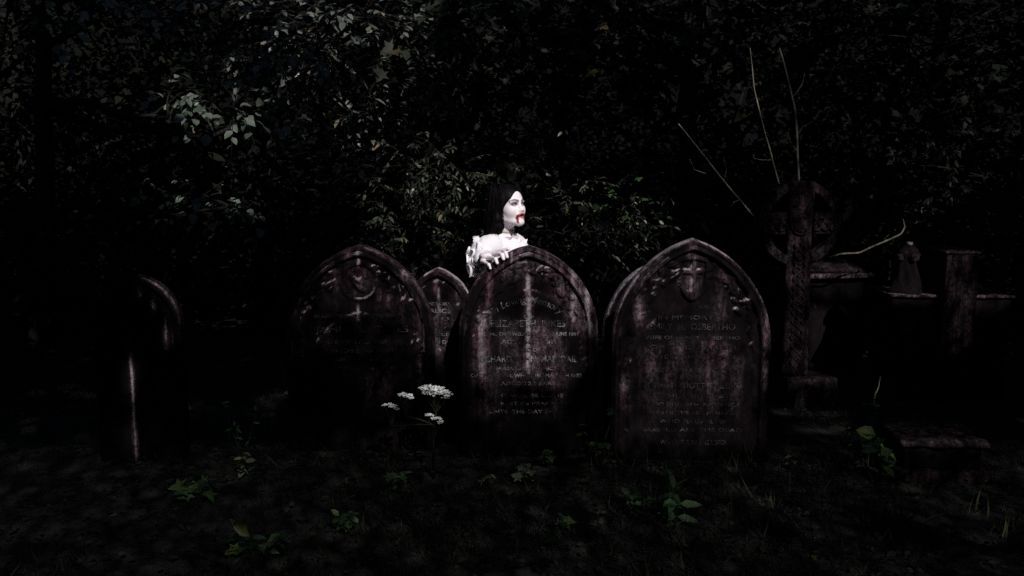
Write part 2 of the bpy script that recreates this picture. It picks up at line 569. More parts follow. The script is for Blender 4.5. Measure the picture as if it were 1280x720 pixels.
def leaf_trail(w, c, hs, off, n, g, amp=0.016, a0=0.15, a1=1.35, l=(0.028, 0.05)):
    """carved leaves running up both sides inside the rim"""
    out = []
    amax = math.acos(c / (w + c))
    for sgn in (-1, 1):
        for k in range(n):
            a = amax * (a0 + (a1 - a0) * (k + g.uniform(-.3, .3)) / n)
            rad = w + c - off + g.uniform(-0.03, 0.03)
            x, z = rad * math.cos(a) - c, hs + rad * math.sin(a)
            if x < 0.01:
                continue
            ph = a + math.pi / 2 + g.uniform(-1.2, 1.2)
            if sgn < 0:
                x, ph = -x, math.pi - ph
            ll = g.uniform(*l)
            out.append((x, z, ph, ll, ll * g.uniform(0.35, 0.55), amp * g.uniform(0.7, 1.2)))
    return out


def headstone(label, px, apex_py, base_Y, half_px, c_ratio, T, mat, relief, stains, group, seed, yaw=0.0, lean=0.0, nu=130, nv=190, rim_highlight=0.5, plinth=True, dx=0.0, side_highlight=0.9, edge_highlight=1.7, rim_half=0, foot=0.05):  # rim, side and edge set highlights painted into the colour
    """upright stone whose pointed top stands at pixel column px, front face at base_Y"""
    g = np.random.default_rng(seed)
    a = at(px, apex_py, base_Y)
    H = a[2]
    w = half_px / FPX * np.linalg.norm(at(px, 450, base_Y) - CAM) * 0.985
    c = c_ratio * w
    Rr = w + c
    hs = H - math.sqrt(Rr * Rr - c * c)
    amax = math.acos(c / Rr)
    nlow = int(nv * 0.5)
    zr = np.concatenate([np.linspace(-0.12, hs, nlow)[:-1], hs + Rr * np.sin(np.linspace(0, amax, nv - nlow + 1))])
    wr = np.concatenate([np.full(nlow - 1, w), Rr * np.cos(np.linspace(0, amax, nv - nlow + 1)) - c]).clip(0.003)
    u = np.sin(np.linspace(-1, 1, nu) * math.pi / 2) * 0.45 + np.linspace(-1, 1, nu) * 0.55
    X = wr[:, None] * u[None]; Z = np.repeat(zr[:, None], nu, 1)
    e = arch_e(X, Z, w, c, hs)
    out, info = relief(X, Z, e, w, c, hs, H, g)
    cham = 0.020 * (1 - smooth(0, 0.026, e)) ** 1.5
    rough = 0.0035 * fbm(X * 16 + seed, Z * 16, 0.0, seed, 4) + 0.0015 * fbm(X * 60, Z * 60, 0.0, seed + 3, 2)
    wear = (1 - smooth(0, 0.03, e)) * 0.013 * fbm(X * 22, Z * 22, 5.0, seed + 8, 3)
    Y = -out + cham + rough + wear
    # stain map: streaks, plus painted rim and edge highlights
    st = np.zeros_like(X)
    for (x0, z0, z1, sw, k) in stains:
        wob = 0.012 * fbm(Z * 5, Z * 0 + x0 * 9, 0.0, seed + 4, 2)
        f = np.exp(-((X - x0 - wob) / sw) ** 2) * smooth(z0 - 0.06, z0 + 0.03, Z) * (1 - smooth(z1 - 0.02, z1 + 0.05, Z))
        st = np.maximum(st, k * f)
    pat = 0.35 + 0.65 * smooth(-0.25, 0.25, fbm(X * 9, Z * 9, 1.0, seed + 2, 3))
    st = np.maximum(st, 1.5 * rim_highlight * (1 - smooth(0.004, 0.016, e)) * pat * smooth(0.45, 0.75, Z / H))  # light along the rim, put into the colour as a pale band
    if rim_half:
        st = st * np.where(e < 0.03, 0.22 + 0.78 * smooth(-0.02, 0.05, X * rim_half), 1)
    dz = np.gradient(out, axis=0) / (np.abs(np.gradient(Z, axis=0)) + 1e-4)
    dx_ = np.gradient(out, axis=1) / (np.abs(np.gradient(X, axis=1)) + 1e-4)
    edge = smooth(0.30, 0.95, -0.8 * dz + 0.5 * dx_ * 1.0 + 0.25 * np.hypot(dx_, dz)) * smooth(-0.02, 0.22, fbm(X * 13, Z * 13, 2.0, seed + 12, 3)) * smooth(0.018, 0.03, e)
    st = np.maximum(st, edge_highlight * edge)  # bright glints on carved edges, put into the colour
    st = st * (foot + (1 - foot) * smooth(0.16, 0.5, Z / H))  # pale fades towards the foot: darkness put into the colour for shade
    Vf = np.stack([X, Y, Z], -1).reshape(-1, 3)
    n_f = nu * nv
    ii = np.arange(n_f).reshape(nv, nu)
    q = np.stack([ii[:-1, :-1], ii[:-1, 1:], ii[1:, 1:], ii[1:, :-1]], -1).reshape(-1, 4)
    loop = np.concatenate([ii[:, -1], ii[-1, ::-1][1:], ii[::-1, 0][1:], ii[0][1:-1]])
    V, F = [Vf], [q]
    S = [st.ravel()]
    prev = loop
    nb = len(loop)
    base = n_f
    B = Vf[loop]
    k = np.arange(nb)
    for yy in (0.028, T * 0.5, T - 0.012, T):
        ring = B.copy()
        ring[:, 1] = yy
        sh = 1.0 if yy < T else 0.985
        ring[:, 0] *= sh
        ring[:, 2] -= (0 if yy < T else 0.008)
        ring[:, 0] += 0.003 * fbm(ring[:, 0] * 15, ring[:, 2] * 15, yy * 30, seed, 2)
        ring[:, 2] += 0.003 * fbm(ring[:, 0] * 15, ring[:, 2] * 15, yy * 30 + 9, seed, 2)
        V.append(ring); S.append(np.full(nb, side_highlight * 1.6) * (0.4 + 0.6 * smooth(-0.3, 0.2, fbm(ring[:, 0] * 8, ring[:, 2] * 8, yy * 8, seed + 5, 3))) * smooth(0.3, 0.75, ring[:, 2] / H))  # light on the upper sides, put into the colour
        cur = base + k
        F.append(np.stack([prev, cur, np.roll(cur, -1), np.roll(prev, -1)], -1))
        prev = cur; base += nb
    Vb = np.stack([X * 0.985, np.full_like(X, T + 0.001), Z - 0.008], -1).reshape(-1, 3)
    V.append(Vb); S.append(np.zeros(n_f))
    F.append(q[:, ::-1] + base)
    root = empty('headstone', (a[0] + dx, base_Y, 0), yaw, label, 'headstone', group)
    root.rotation_euler = (lean, 0, yaw)
    mesh_np('slab', np.concatenate(V), F, mat, root, True, {'stain_highlight': np.concatenate(S)})
    return root, dict(w=w, c=c, hs=hs, H=H, x0=a[0] + dx, Y=base_Y, **info)


def lp(px, py, s):
    """pixel -> local (x, z) on a stone's front plane"""
    q = at(px, py, s['Y'])
    return q[0] - s['x0'], q[2]


def px_stains(px, apex_py, Y, items):
    x0 = at(px, apex_py, Y)[0]
    out = []
    for (sx, ytop, ybot, swpx, k) in items:
        a_, b_ = at(sx, ytop, Y), at(sx, ybot, Y)
        out.append((a_[0] - x0, b_[2], a_[2], swpx / FPX * Y, k))
    return out


def rel_mix(shield=False, roundel=False, leaves=9, rim=0.05, inner=(0.72, 0.80), tablet=True, leaf_amp=0.018):
    def f(X, Z, e, w, c, hs, H, g):
        sunk = smooth(rim, rim + 0.010, e)
        h = -0.020 * sunk
        h = h + 0.006 * np.exp(-((e - rim + 0.006) / 0.006) ** 2)
        h = h - 0.006 * np.exp(-((e - rim * 0.55) / 0.004) ** 2)
        wi, hi = w * inner[0], H * inner[1]
        ci = wi * 0.25
        hsi = hi - math.sqrt((wi + ci) ** 2 - ci * ci)
        ei = arch_e(X, Z, wi, ci, hsi)
        h = np.maximum(h, -0.020 + 0.012 * smooth(-0.004, 0.004, ei) * (1 if tablet else 0))
        h = h + 0.006 * np.exp(-((ei + 0.004) / 0.005) ** 2) * sunk
        items = leaf_trail(w, c, hs, rim + 0.055, leaves * 2, g, leaf_amp)
        items += leaf_trail(w, c, hs, rim + 0.035, leaves * 2, g, leaf_amp * 0.8, -0.1, 1.2, (0.016, 0.03))
        b = bumps(X, Z, items) * sunk * (1 - smooth(-0.006, 0.01, ei))
        # small carved clusters below the spring of the arch
        it2 = []
        for sgn in (-1, 1):
            for k in range(leaves):
                it2.append((sgn * (w - rim - 0.03 + g.uniform(-.02, .02)), hs - 0.02 - 0.035 * k * g.uniform(0.6, 1.0), g.uniform(0, 3.1), g.uniform(.016, .03), g.uniform(.008, .014), leaf_amp * 0.8))
        b = np.maximum(b, bumps(X, Z, it2) * sunk * (1 - smooth(-0.004, 0.006, ei)))
        h = h + b
        cz = None
        if shield or roundel:
            cz = H - rim - 0.145
            r = 0.10
            if shield:
                # pointed shield outline with a raised border and a cross
                zz = (Z - cz) / r
                half = np.where(zz > 0.15, 0.72, 0.72 * np.sqrt((1 - ((0.15 - zz) / 1.35).clip(0, 1) ** 2).clip(0)) ** 1.1)
                d = np.minimum(half - np.abs(X) / r, 1.05 - zz - 0.25 * np.abs(X) / r)
                ins = smooth(-0.03, 0.03, d)
                h = h * (1 - ins) + ins * (-0.014)
                h = h + 0.016 * np.exp(-((d - 0.06) / 0.07) ** 2)
                arm = np.maximum(smooth(0.15, 0.11, np.abs(X) / r) * (d > 0.1), smooth(0.13, 0.09, np.abs(zz - 0.30)) * (np.abs(X) / r < 0.52))
                h = h + 0.014 * arm * (d > 0.08)
            else:
                d = np.hypot(X, Z - cz) / r
                ins = smooth(1.05, 0.98, d)
                h = h * (1 - ins) + ins * (-0.022)
                h = h + 0.014 * np.exp(-((d - 0.95) / 0.08) ** 2)
                items = [(0.0, cz - 0.01, 2.6, 0.055, 0.032, 0.026), (0.03, cz + 0.02, 0.4, 0.03, 0.014, 0.018), (-0.03, cz + 0.02, 2.4, 0.03, 0.014, 0.018)]
                h = h + bumps(X, Z, items) * (d < 0.9)
        return h, dict(face=0.008)
    return f


GRP = 'old sooty headstones in a row'
# --- centre stone
cst = px_stains(660, 308, 4.5, [(660, 345, 470, 5, 1.6), (657, 312, 345, 26, 0.75), (602, 395, 525, 8, 1.45), (611, 345, 400, 5, 1.0), (690, 420, 525, 12, 0.95),
                                (640, 405, 525, 13, 0.8), (672, 405, 500, 11, 1.0), (716, 335, 405, 9, 1.3), (735, 362, 415, 6, 1.5), (700, 322, 372, 9, 0.95), (625, 315, 345, 7, 0.7), (638, 312, 338, 3, 1.3),
                                (620, 460, 545, 9, 0.8), (655, 470, 520, 30, 0.35), (684, 315, 345, 8, 0.9)])
h_c, S_c = headstone('sooty arched headstone carved ELIZABETH JUKES under the pale hand', 661, 308, 4.5, 88, 0.29, 0.115, M['stone_a'],
                     rel_mix(leaves=8, inner=(0.74, 0.80)), cst, GRP, 21, yaw=0.0, lean=R(-0.5), rim_highlight=0.45)
tb = MB()
yf = 0.0055
def line(tb, S, s, px, py, wpx, capx, **k):
    x, z = lp(px, py, S)
    sc = S['Y'] / FPX
    add_line(tb, s, x, z, yf, wpx * sc, capx * sc, **k)
line(tb, S_c, 'In Loving Memory', 659, 379, 92, 8.5, shear=0.25, bold=0.0002, arch=0.27)
line(tb, S_c, 'OF', 661, 399, 12, 5)
line(tb, S_c, 'ELIZABETH  JUKES', 660, 409, 95, 8.5, bold=0.0006)
line(tb, S_c, 'WHO DIED WEDNESDAY 2ND JUNE 1881', 664, 420, 118, 4.5)
line(tb, S_c, 'AGED 68 YEARS', 661, 430, 70, 5)
line(tb, S_c, 'ALSO OF', 661, 440, 28, 4.5)
line(tb, S_c, 'RICHARD  JOHN  MARSDAIL', 660, 453, 126, 8, bold=0.0005)
line(tb, S_c, 'HUSBAND OF THE ABOVE', 660, 463, 80, 4)
line(tb, S_c, 'OF THIS TOWN, WHO DIED MAY 8TH 1887', 658, 472, 142, 4.5)
line(tb, S_c, 'AGED 72 YEARS', 660, 482, 70, 4.5)
for k in range(3):
    line(tb, S_c, ['THY WILL BE DONE', 'REST IN PEACE', 'UNTIL THE DAY BREAK'][k], 660, 497 + 10 * k, [90, 70, 100][k], 4.5)
tb.build('lettering', M['letter'], h_c, False)

# --- right stone
rst = px_stains(868, 299, 4.42, [(868, 312, 365, 9, 0.7), (815, 440, 555, 13, 0.62), (852, 430, 560, 12, 0.5), (888, 425, 560, 15, 0.52), (800, 345, 360, 8, 0.5), (922, 455, 560, 6, 0.6),
                                 (800, 375, 402, 6, 1.3), (781, 473, 515, 6, 1.4), (845, 505, 565, 30, 0.30), (957, 385, 480, 5, 0.8), (905, 345, 400, 8, 0.5), (823, 330, 350, 10, 0.5), (832, 455, 480, 6, 0.75), (905, 435, 470, 7, 0.65)])
h_r, S_r = headstone('tall arched headstone carved with a cross on a shield above its worn lines', 869, 299, 4.42, 98, 0.41, 0.11, M['stone_b'],
                     rel_mix(shield=True, leaves=11, inner=(0.78, 0.72), leaf_amp=0.02), rst, GRP, 34, yaw=R(-2), lean=R(-1), rim_highlight=0.9, side_highlight=2.0)
tb = MB()
line(tb, S_r, 'IN MEMORY OF', 868, 400, 90, 5)
line(tb, S_r, 'EMILY  H.  OSBERTHO', 866, 413, 108, 8)
line(tb, S_r, 'WIFE OF HENRY OSBERTHO', 866, 425, 120, 4.5)
line(tb, S_r, 'OF THIS PARISH', 866, 437, 110, 5)
line(tb, S_r, 'WHO DIED JANUARY 19TH 1874', 868, 449, 125, 4.5)
line(tb, S_r, 'AGED 40 YEARS    ALSO OF', 868, 466, 110, 5)
line(tb, S_r, 'HARRIET  ELIOTT  EMILENO', 866, 486, 124, 7)
for k, s in enumerate(['DAUGHTER OF THE ABOVE', 'WHO DIED IN HER INFANCY', 'ALSO OF THE ABOVE NAMED', 'WHO FELL ASLEEP', 'BLESSED ARE THE DEAD']):
    line(tb, S_r, s, 866, 498 + 10.5 * k, [110, 120, 116, 86, 126][k], 4.6)
line(tb, S_r, 'WHICH DIE IN THE LORD', 866, 556, 84, 6)
tb.build('lettering', M['letter_dim'], h_r, False)

# --- left stone
lst = px_stains(446, 308, 4.62, [(446, 316, 335, 2.5, 1.5), (446, 385, 400, 2.5, 1.8), (505, 330, 345, 7, 1.3), (433, 310, 318, 6, 1.3), (448, 340, 362, 14, 0.55), (418, 340, 356, 5, 0.8), (475, 368, 378, 5, 1.0),
                                 (484, 371, 380, 4, 1.1), (520, 380, 520, 4, 0.6), (357, 412, 422, 3, 1.0), (522, 445, 500, 3, 1.2), (470, 470, 500, 25, 0.35), (495, 375, 400, 12, 0.35)])
h_l, S_l = headstone('dark arched headstone with a carved roundel and pale lichen blots on its rim', 447, 307, 4.62, 92, 0.30, 0.12, M['stone_c'],
                     rel_mix(roundel=True, leaves=9, inner=(0.72, 0.68)), lst, GRP, 55, yaw=R(2), lean=R(-0.5), rim_highlight=0.75, side_highlight=0.6, rim_half=1)
tb = MB()
line(tb, S_l, 'IN AFFECTIONATE REMEMBRANCE', 447, 398, 110, 4.5)
line(tb, S_l, 'JAMES  S.  SYKES', 452, 416, 118, 8)
for k, s in enumerate(['WHO DEPARTED THIS LIFE', 'MARCH 3RD 1869', 'AGED 51 YEARS', 'ALSO OF ANN HIS WIFE']):
    line(tb, S_l, s, 447, 430 + 11 * k, [110, 90, 80, 100][k], 4.5)
tb.build('lettering', M['letter_dim'], h_l, False)

# --- small stone between, standing farther back
sst = px_stains(546, 336, 4.78, [(544, 342, 360, 3, 1.0), (548, 360, 395, 2.5, 1.4), (550, 385, 440, 18, 0.5), (525, 340, 360, 5, 0.4), (570, 345, 380, 5, 0.4)])
h_s, S_s = headstone('small plain headstone with a pale thin rim, standing back between two larger ones', 546, 336, 4.78, 45, 0.42, 0.10, M['stone_d'],
                     rel_mix(leaves=3, inner=(0.80, 0.93), rim=0.035, leaf_amp=0.008), sst, GRP, 61, yaw=R(-4), nu=70, nv=110, rim_highlight=1.2, side_highlight=2.0)
tb = MB()
for k, s in enumerate(['IN MEMORY OF', 'ALICE', 'DAUGHTER OF', 'JOHN AND RUTH', 'MEEK', 'WHO DIED', 'AGED 6 YEARS']):
    line(tb, S_s, s, 550, 382 + 9.5 * k, [50, 28, 46, 56, 30, 40, 54][k], 5.5 if k in (1, 4) else 4.2)
tb.build('lettering', M['letter'], h_s, False)

# --- stone half hidden behind the right one
bst = px_stains(815, 330, 5.0, [(763, 395, 470, 3, 0.9)])
h_b, S_b = headstone('arched headstone mostly hidden behind the one with the shield', 822, 328, 5.0, 64, 0.45, 0.10, M['stone_d'],
          rel_mix(leaves=3, inner=(0.80, 0.9), rim=0.035, leaf_amp=0.01), bst, GRP, 67, yaw=R(3), nu=60, nv=90, rim_highlight=1.0, side_highlight=1.8)

# --- narrow stone at far left
fst = px_stains(168, 345, 4.5, [(165, 450, 580, 2.6, 1.75), (207, 395, 430, 3.0, 1.3), (176, 368, 374, 3, 1.5), (192, 381, 388, 3, 1.5)])
h_f, S_f = headstone('narrow round-topped headstone standing alone, a long pale streak down its face', 166, 345, 4.5, 49, 0.16, 0.11, M['stone_f'],
                     rel_mix(leaves=5, inner=(0.70, 0.80), rim=0.03, leaf_amp=0.012), fst, GRP, 71, yaw=R(6), nu=80, nv=120, rim_highlight=0.8, side_highlight=0.25, edge_highlight=0.0, rim_half=1, foot=0.8)
mb = MB()
x, z = lp(220, 432, S_f)
rough_box(mb, (x - 0.005, 0.05, z - 0.02), (0.05, 0.08, 0.13), 0.03, 0.006, 0.012, 3)
mb.build('broken_shoulder', M['stone_e'], h_f, True)

# ------------------------------------------------------------------ ringed cross
CY = 5.6
cc = at(1002, 280, CY)
sc = CY / FPX
cross = empty('ringed_cross', (cc[0], CY, 0), R(6), 'tall weathered stone cross with a ring round its arms, on a stepped base', 'stone cross', None)
def loc_z(py): return at(1002, py, CY)[2]
zc = cc[2]
mb = MB()
aw = 31 * sc  # arm width
rough_box(mb, (0, 0.07, loc_z(470)), (aw * 1.15, 0.13, zc - loc_z(470) + 0.01), 0.03, 0.004, 0.012, 5, taper=0.12)
rough_box(mb, (0, 0.07, zc + 0.012), (aw, 0.128, loc_z(226) - zc - 0.012), 0.03, 0.004, 0.012, 6, taper=-0.10)
for s in (-1, 1):
    rough_box(mb, (s * (aw * 0.5 + 20 * sc), 0.07, zc - aw * 0.45), (36 * sc, 0.124, aw * 0.9), 0.03, 0.004, 0.012, 7 + s)
# interlace carved down shaft and arms: small raised links
def link(mb, x, z, rx, rz, ph, r=0.008, y=0.004):
    t = np.linspace(0, 2 * np.pi, 15)
    p = np.stack([rx * np.cos(t), np.full_like(t, y) + 0.003 * np.sin(2 * t), rz * np.sin(t)], 1)
    ca, sa = math.cos(ph), math.sin(ph)
    p = np.stack([x + p[:, 0] * ca - p[:, 2] * sa, p[:, 1], z + p[:, 0] * sa + p[:, 2] * ca], 1)
    mb.tube(p, r, 5, False)
def plait(x0, z0, x1, z1, wd, turns):
    n_ = 60
    t = np.linspace(0, 1, n_)
    d = np.array([x1 - x0, z1 - z0]); Ln = np.linalg.norm(d); d /= Ln
    for sg in (0, 2.1, 4.2):
        o = wd * np.sin(2 * np.pi * turns * t + sg)
        dep = 0.003 + 0.003 * np.cos(4 * np.pi * turns * t + 2 * sg)
        mb.tube(np.stack([x0 + d[0] * Ln * t - d[1] * o, dep, z0 + d[1] * Ln * t + d[0] * o], 1), 0.0065, 5, False)
plait(0, zc - 0.12, 0, loc_z(460), 0.038, 5)
plait(0, zc + 0.09, 0, loc_z(231), 0.040, 1.5)
for s in (-1, 1):
    plait(s * 0.09, zc, s * (aw * 0.5 + 34 * sc), zc, 0.040, 1)
mb.build('cross_shaft', M['stone_e'], cross, True)
mr = MB()
ro, ri = 54 * sc, 42 * sc
t = np.linspace(0, 2 * math.pi, 73)[:-1]
prof = [(ro, 0.024), (ro - 0.008, 0.016), (ri + 0.008, 0.016), (ri, 0.024), (ri, 0.115), (ro, 0.115)]
V = np.concatenate([np.stack([p * np.cos(t), np.full_like(t, y), zc + p * np.sin(t)], 1) for p, y in prof])
V[:, 1] += 0.004 * fbm(V[:, 0] * 20, V[:, 2] * 20, 0.0, 9, 3)
n = len(t); k = len(prof); i = np.arange(n)
mr.add(V, [np.concatenate([np.stack([j * n + i, j * n + (i + 1) % n, ((j + 1) % k) * n + (i + 1) % n, ((j + 1) % k) * n + i], -1) for j in range(k)])])
mr.build('ring', M['stone_e'], cross, False)
mo = MB()
bm = bmesh.new(); bmesh.ops.create_uvsphere(bm, u_segments=18, v_segments=10, radius=0.062)
V = np.array([v.co for v in bm.verts]) * np.array([1, 0.45, 1]) + np.array([0, 0.004, zc])
by = {}
bm.verts.index_update()
for f in bm.faces:
    by.setdefault(len(f.verts), []).append([v.index for v in f.verts])
mo.add(V, [np.array(b) for b in by.values()]); bm.free()
link(mo, 0, zc, 0.066, 0.066, 0, 0.007, 0.002)
mo.build('boss', M['stone_e'], cross, True)
for k, (y0, y1, xa, xb, dep) in enumerate([(470, 520, 990, 1058, 0.34), (520, 568, 972, 1066, 0.48), (566, 600, 952, 1082, 0.64)]):
    mb = MB()
    za, zb = max(loc_z(y1), -0.1) if k < 2 else -0.1, loc_z(y0)
    rough_box(mb, (((xa + xb) / 2 - 1002) * sc * 0.5 + 0.02, 0.07, za), ((xb - xa) * sc, dep, zb - za), 0.045, 0.006, 0.014, 30 + k)
    mb.build('plinth_step', M['stone_e'], cross, True)

# ------------------------------------------------------------------ tomb with a pitched cap, behind the cross
PY = 6.4
p0 = at(1050, 345, PY)
ped = empty('pedestal_tomb', (p0[0], PY, 0), R(8), 'squat pedestal tomb with a pitched stone cap behind the ringed cross', 'tomb')
sp = PY / FPX
mb = MB(); rough_box(mb, (0, 0.3, -0.1), (84 * sp, 0.5, p0[2] + 0.1 - 0.02), 0.06, 0.006, 0.014, 41); mb.build('pedestal', M['stone_d'], ped, True)
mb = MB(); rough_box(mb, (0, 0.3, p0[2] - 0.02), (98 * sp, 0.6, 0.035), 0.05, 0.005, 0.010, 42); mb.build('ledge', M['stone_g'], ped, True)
bm = bmesh.new()
cw, cd, chh = 90 * sp / 2, 0.27, at(1050, 316, PY)[2] - p0[2] - 0.015
vv = [bm.verts.new(v) for v in [(-cw, 0.3 - cd, 0), (cw, 0.3 - cd, 0), (cw, 0.3 + cd, 0), (-cw, 0.3 + cd, 0), (-0.1, 0.3, chh), (0.03, 0.3, chh)]]
for f in [(0, 1, 5, 4), (1, 2, 5), (2, 3, 4, 5), (3, 0, 4), (3, 2, 1, 0)]:
    bm.faces.new([vv[i] for i in f])
bmesh.ops.bevel(bm, geom=bm.edges[:], offset=0.012, segments=2, affect='EDGES')
bmesh.ops.subdivide_edges(bm, edges=bm.edges[:], cuts=4, use_grid_fill=True)
bm.normal_update(); bm.verts.index_update()
V = np.array([v.co for v in bm.verts]); Nn = np.array([v.normal for v in bm.verts])
V += Nn * (0.008 * fbm(V[:, 0] * 15, V[:, 1] * 15, V[:, 2] * 15, 4, 3))[:, None]; V[:, 2] += p0[2] + 0.017
by = {}
for f in bm.faces:
    by.setdefault(len(f.verts), []).append([v.index for v in f.verts])
mesh_np('pitched_cap', V, [np.array(b) for b in by.values()], M['stone_e'], ped, True); bm.free()

# ------------------------------------------------------------------ monument at right with finial and pillar
MY = 5.7
sm = MY / FPX
m0 = at(1190, 372, MY)
mon = empty('stepped_monument', (m0[0], MY, 0), R(-4), 'broad dark stone monument with a square pillar rising from its top at the right', 'monument')
mb = MB(); rough_box(mb, (0, 0.22, -0.1), (146 * sm, 0.44, m0[2] + 0.1), 0.05, 0.006, 0.014, 51); mb.build('block', M['stone_d'], mon, True)
mb = MB(); rough_box(mb, (4 * sm, 0.16, m0[2] - 0.36), (40 * sm, 0.36, 0.36 + at(1190, 316, MY)[2] - m0[2]), 0.04, 0.006, 0.012, 52)
mb.V = [v - [0, 0.06, 0] for v in mb.V]; mb.build('pillar', M['stone_e'], mon, True)
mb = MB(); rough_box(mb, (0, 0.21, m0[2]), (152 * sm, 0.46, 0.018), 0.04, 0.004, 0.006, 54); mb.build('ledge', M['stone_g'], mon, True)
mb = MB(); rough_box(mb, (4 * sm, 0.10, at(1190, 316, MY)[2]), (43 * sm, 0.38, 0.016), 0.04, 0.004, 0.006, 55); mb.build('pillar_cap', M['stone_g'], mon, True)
mb = MB(); rough_box(mb, (4 * sm, 0.085, m0[2] - 0.44), (46 * sm, 0.40, 0.07), 0.04, 0.004, 0.012, 56); mb.build('pillar_foot', M['stone_d'], mon, True)
mb = MB()
t = np.linspace(0, 4.4, 22)
rs = 0.030 * (1 - t / 6.5)
prof_ = [(0.011, 0.0), (0.011, 0.2), (-0.011, 0.2), (-0.011, 0.0)]
V = np.concatenate([np.stack([27 * sm + 0.02 + (rs + dr) * np.cos(t), np.full_like(t, yy), m0[2] + 0.05 + (rs + dr) * np.sin(t)], 1) for dr, yy in prof_])
n_ = len(t); i = np.arange(n_ - 1)
mb.add(V, [np.concatenate([np.stack([j * n_ + i, j * n_ + i + 1, ((j + 1) % 4) * n_ + i + 1, ((j + 1) % 4) * n_ + i], -1) for j in range(4)] + [np.array([[0, n_, 2 * n_, 3 * n_], [4 * n_ - 1, 3 * n_ - 1, 2 * n_ - 1, n_ - 1]])])])
mb.build('scroll', M['stone_e'], mon, True)
f0 = at(1143, 366, MY)
fin = empty('stone_finial', (f0[0], MY + 0.12, m0[2]), R(10), 'broken crocketed stone finial with a pale lichened tip, perched left of the pillar', 'finial')
g = np.random.default_rng(4)
mb = MB()
hf = at(1143, 306, MY)[2] - m0[2]
zz = np.linspace(0, 1, 26)
ang = np.linspace(0, 2 * np.pi, 24, endpoint=False)
prof = np.interp(zz, [0, 0.08, 0.12, 0.5, 0.72, 0.76, 0.86, 1.0], [0.105, 0.105, 0.092, 0.062, 0.045, 0.06, 0.062, 0.016])
AA, ZZ = np.meshgrid(ang, zz)
rad = prof[:, None] * (1 + 0.16 * np.cos(4 * AA) + 0.10 * np.cos(8 * AA + ZZ * 9) + 0.16 * fbm(np.cos(AA) * 3, np.sin(AA) * 3, ZZ * 8, 6, 3))
V = np.stack([rad * np.cos(AA), rad * np.sin(AA), hf * ZZ], -1).reshape(-1, 3)
i = np.arange(25)[:, None] * 24; j = np.arange(24)[None]
mb.add(V, [np.stack([i + j, i + (j + 1) % 24, i + 24 + (j + 1) % 24, i + 24 + j], -1).reshape(-1, 4), ])
mb.F.setdefault(24, []).append(np.array([list(range(25 * 24, 26 * 24)), list(range(24))[::-1]]))
mb.build('shaft', M['stone_d'], fin, True)
mb = MB()
rough_box(mb, (0.0, 0, hf * 0.80), (0.12, 0.11, hf * 0.22), 0.02, 0.012, 0.03, 8, taper=0.7)
mb.build('lichened_tip', None or stone_mat('lichened_stone', base=2.2, off=30.0, lichen=0.7), fin, True)
mb = MB()
for a_ in range(4):
    p = np.array([math.cos(a_ * 1.57 + 0.1), math.sin(a_ * 1.57 + 0.1), 0])
    rough_box(mb, p * 0.062 + [0, 0, hf * 0.66], (0.045, 0.045, 0.05), 0.012, 0.008, 0.014, 60 + a_)
mb.build('crocket', M['stone_e'], fin, True)

# ------------------------------------------------------------------ low kerbed grave in front at right
g0 = on_ground(1180, 604)
kerb = empty('kerbed_grave', g0, R(-5), 'low flat grave slab with rough mossy edges lying in the grass', 'grave slab')
sk = g0[1] / FPX
kh = at(1180, 552, g0[1])[2]
mb = MB(); rough_box(mb, (0, 0.22, -0.06), (118 * sk, 0.44, kh * 0.30 + 0.06), 0.05, 0.008, 0.014, 71); mb.build('kerb', M['stone_e'], kerb, True)
mb = MB(); rough_box(mb, (0, 0.22, kh * 0.30), (98 * sk, 0.38, kh * 0.52), 0.05, 0.006, 0.012, 72); mb.build('chest', M['stone_d'], kerb, True)
mb = MB(); rough_box(mb, (0, 0.22, kh * 0.82), (112 * sk, 0.42, kh * 0.18), 0.04, 0.010, 0.014, 73); mb.build('slab', M['stone_e'], kerb, True)

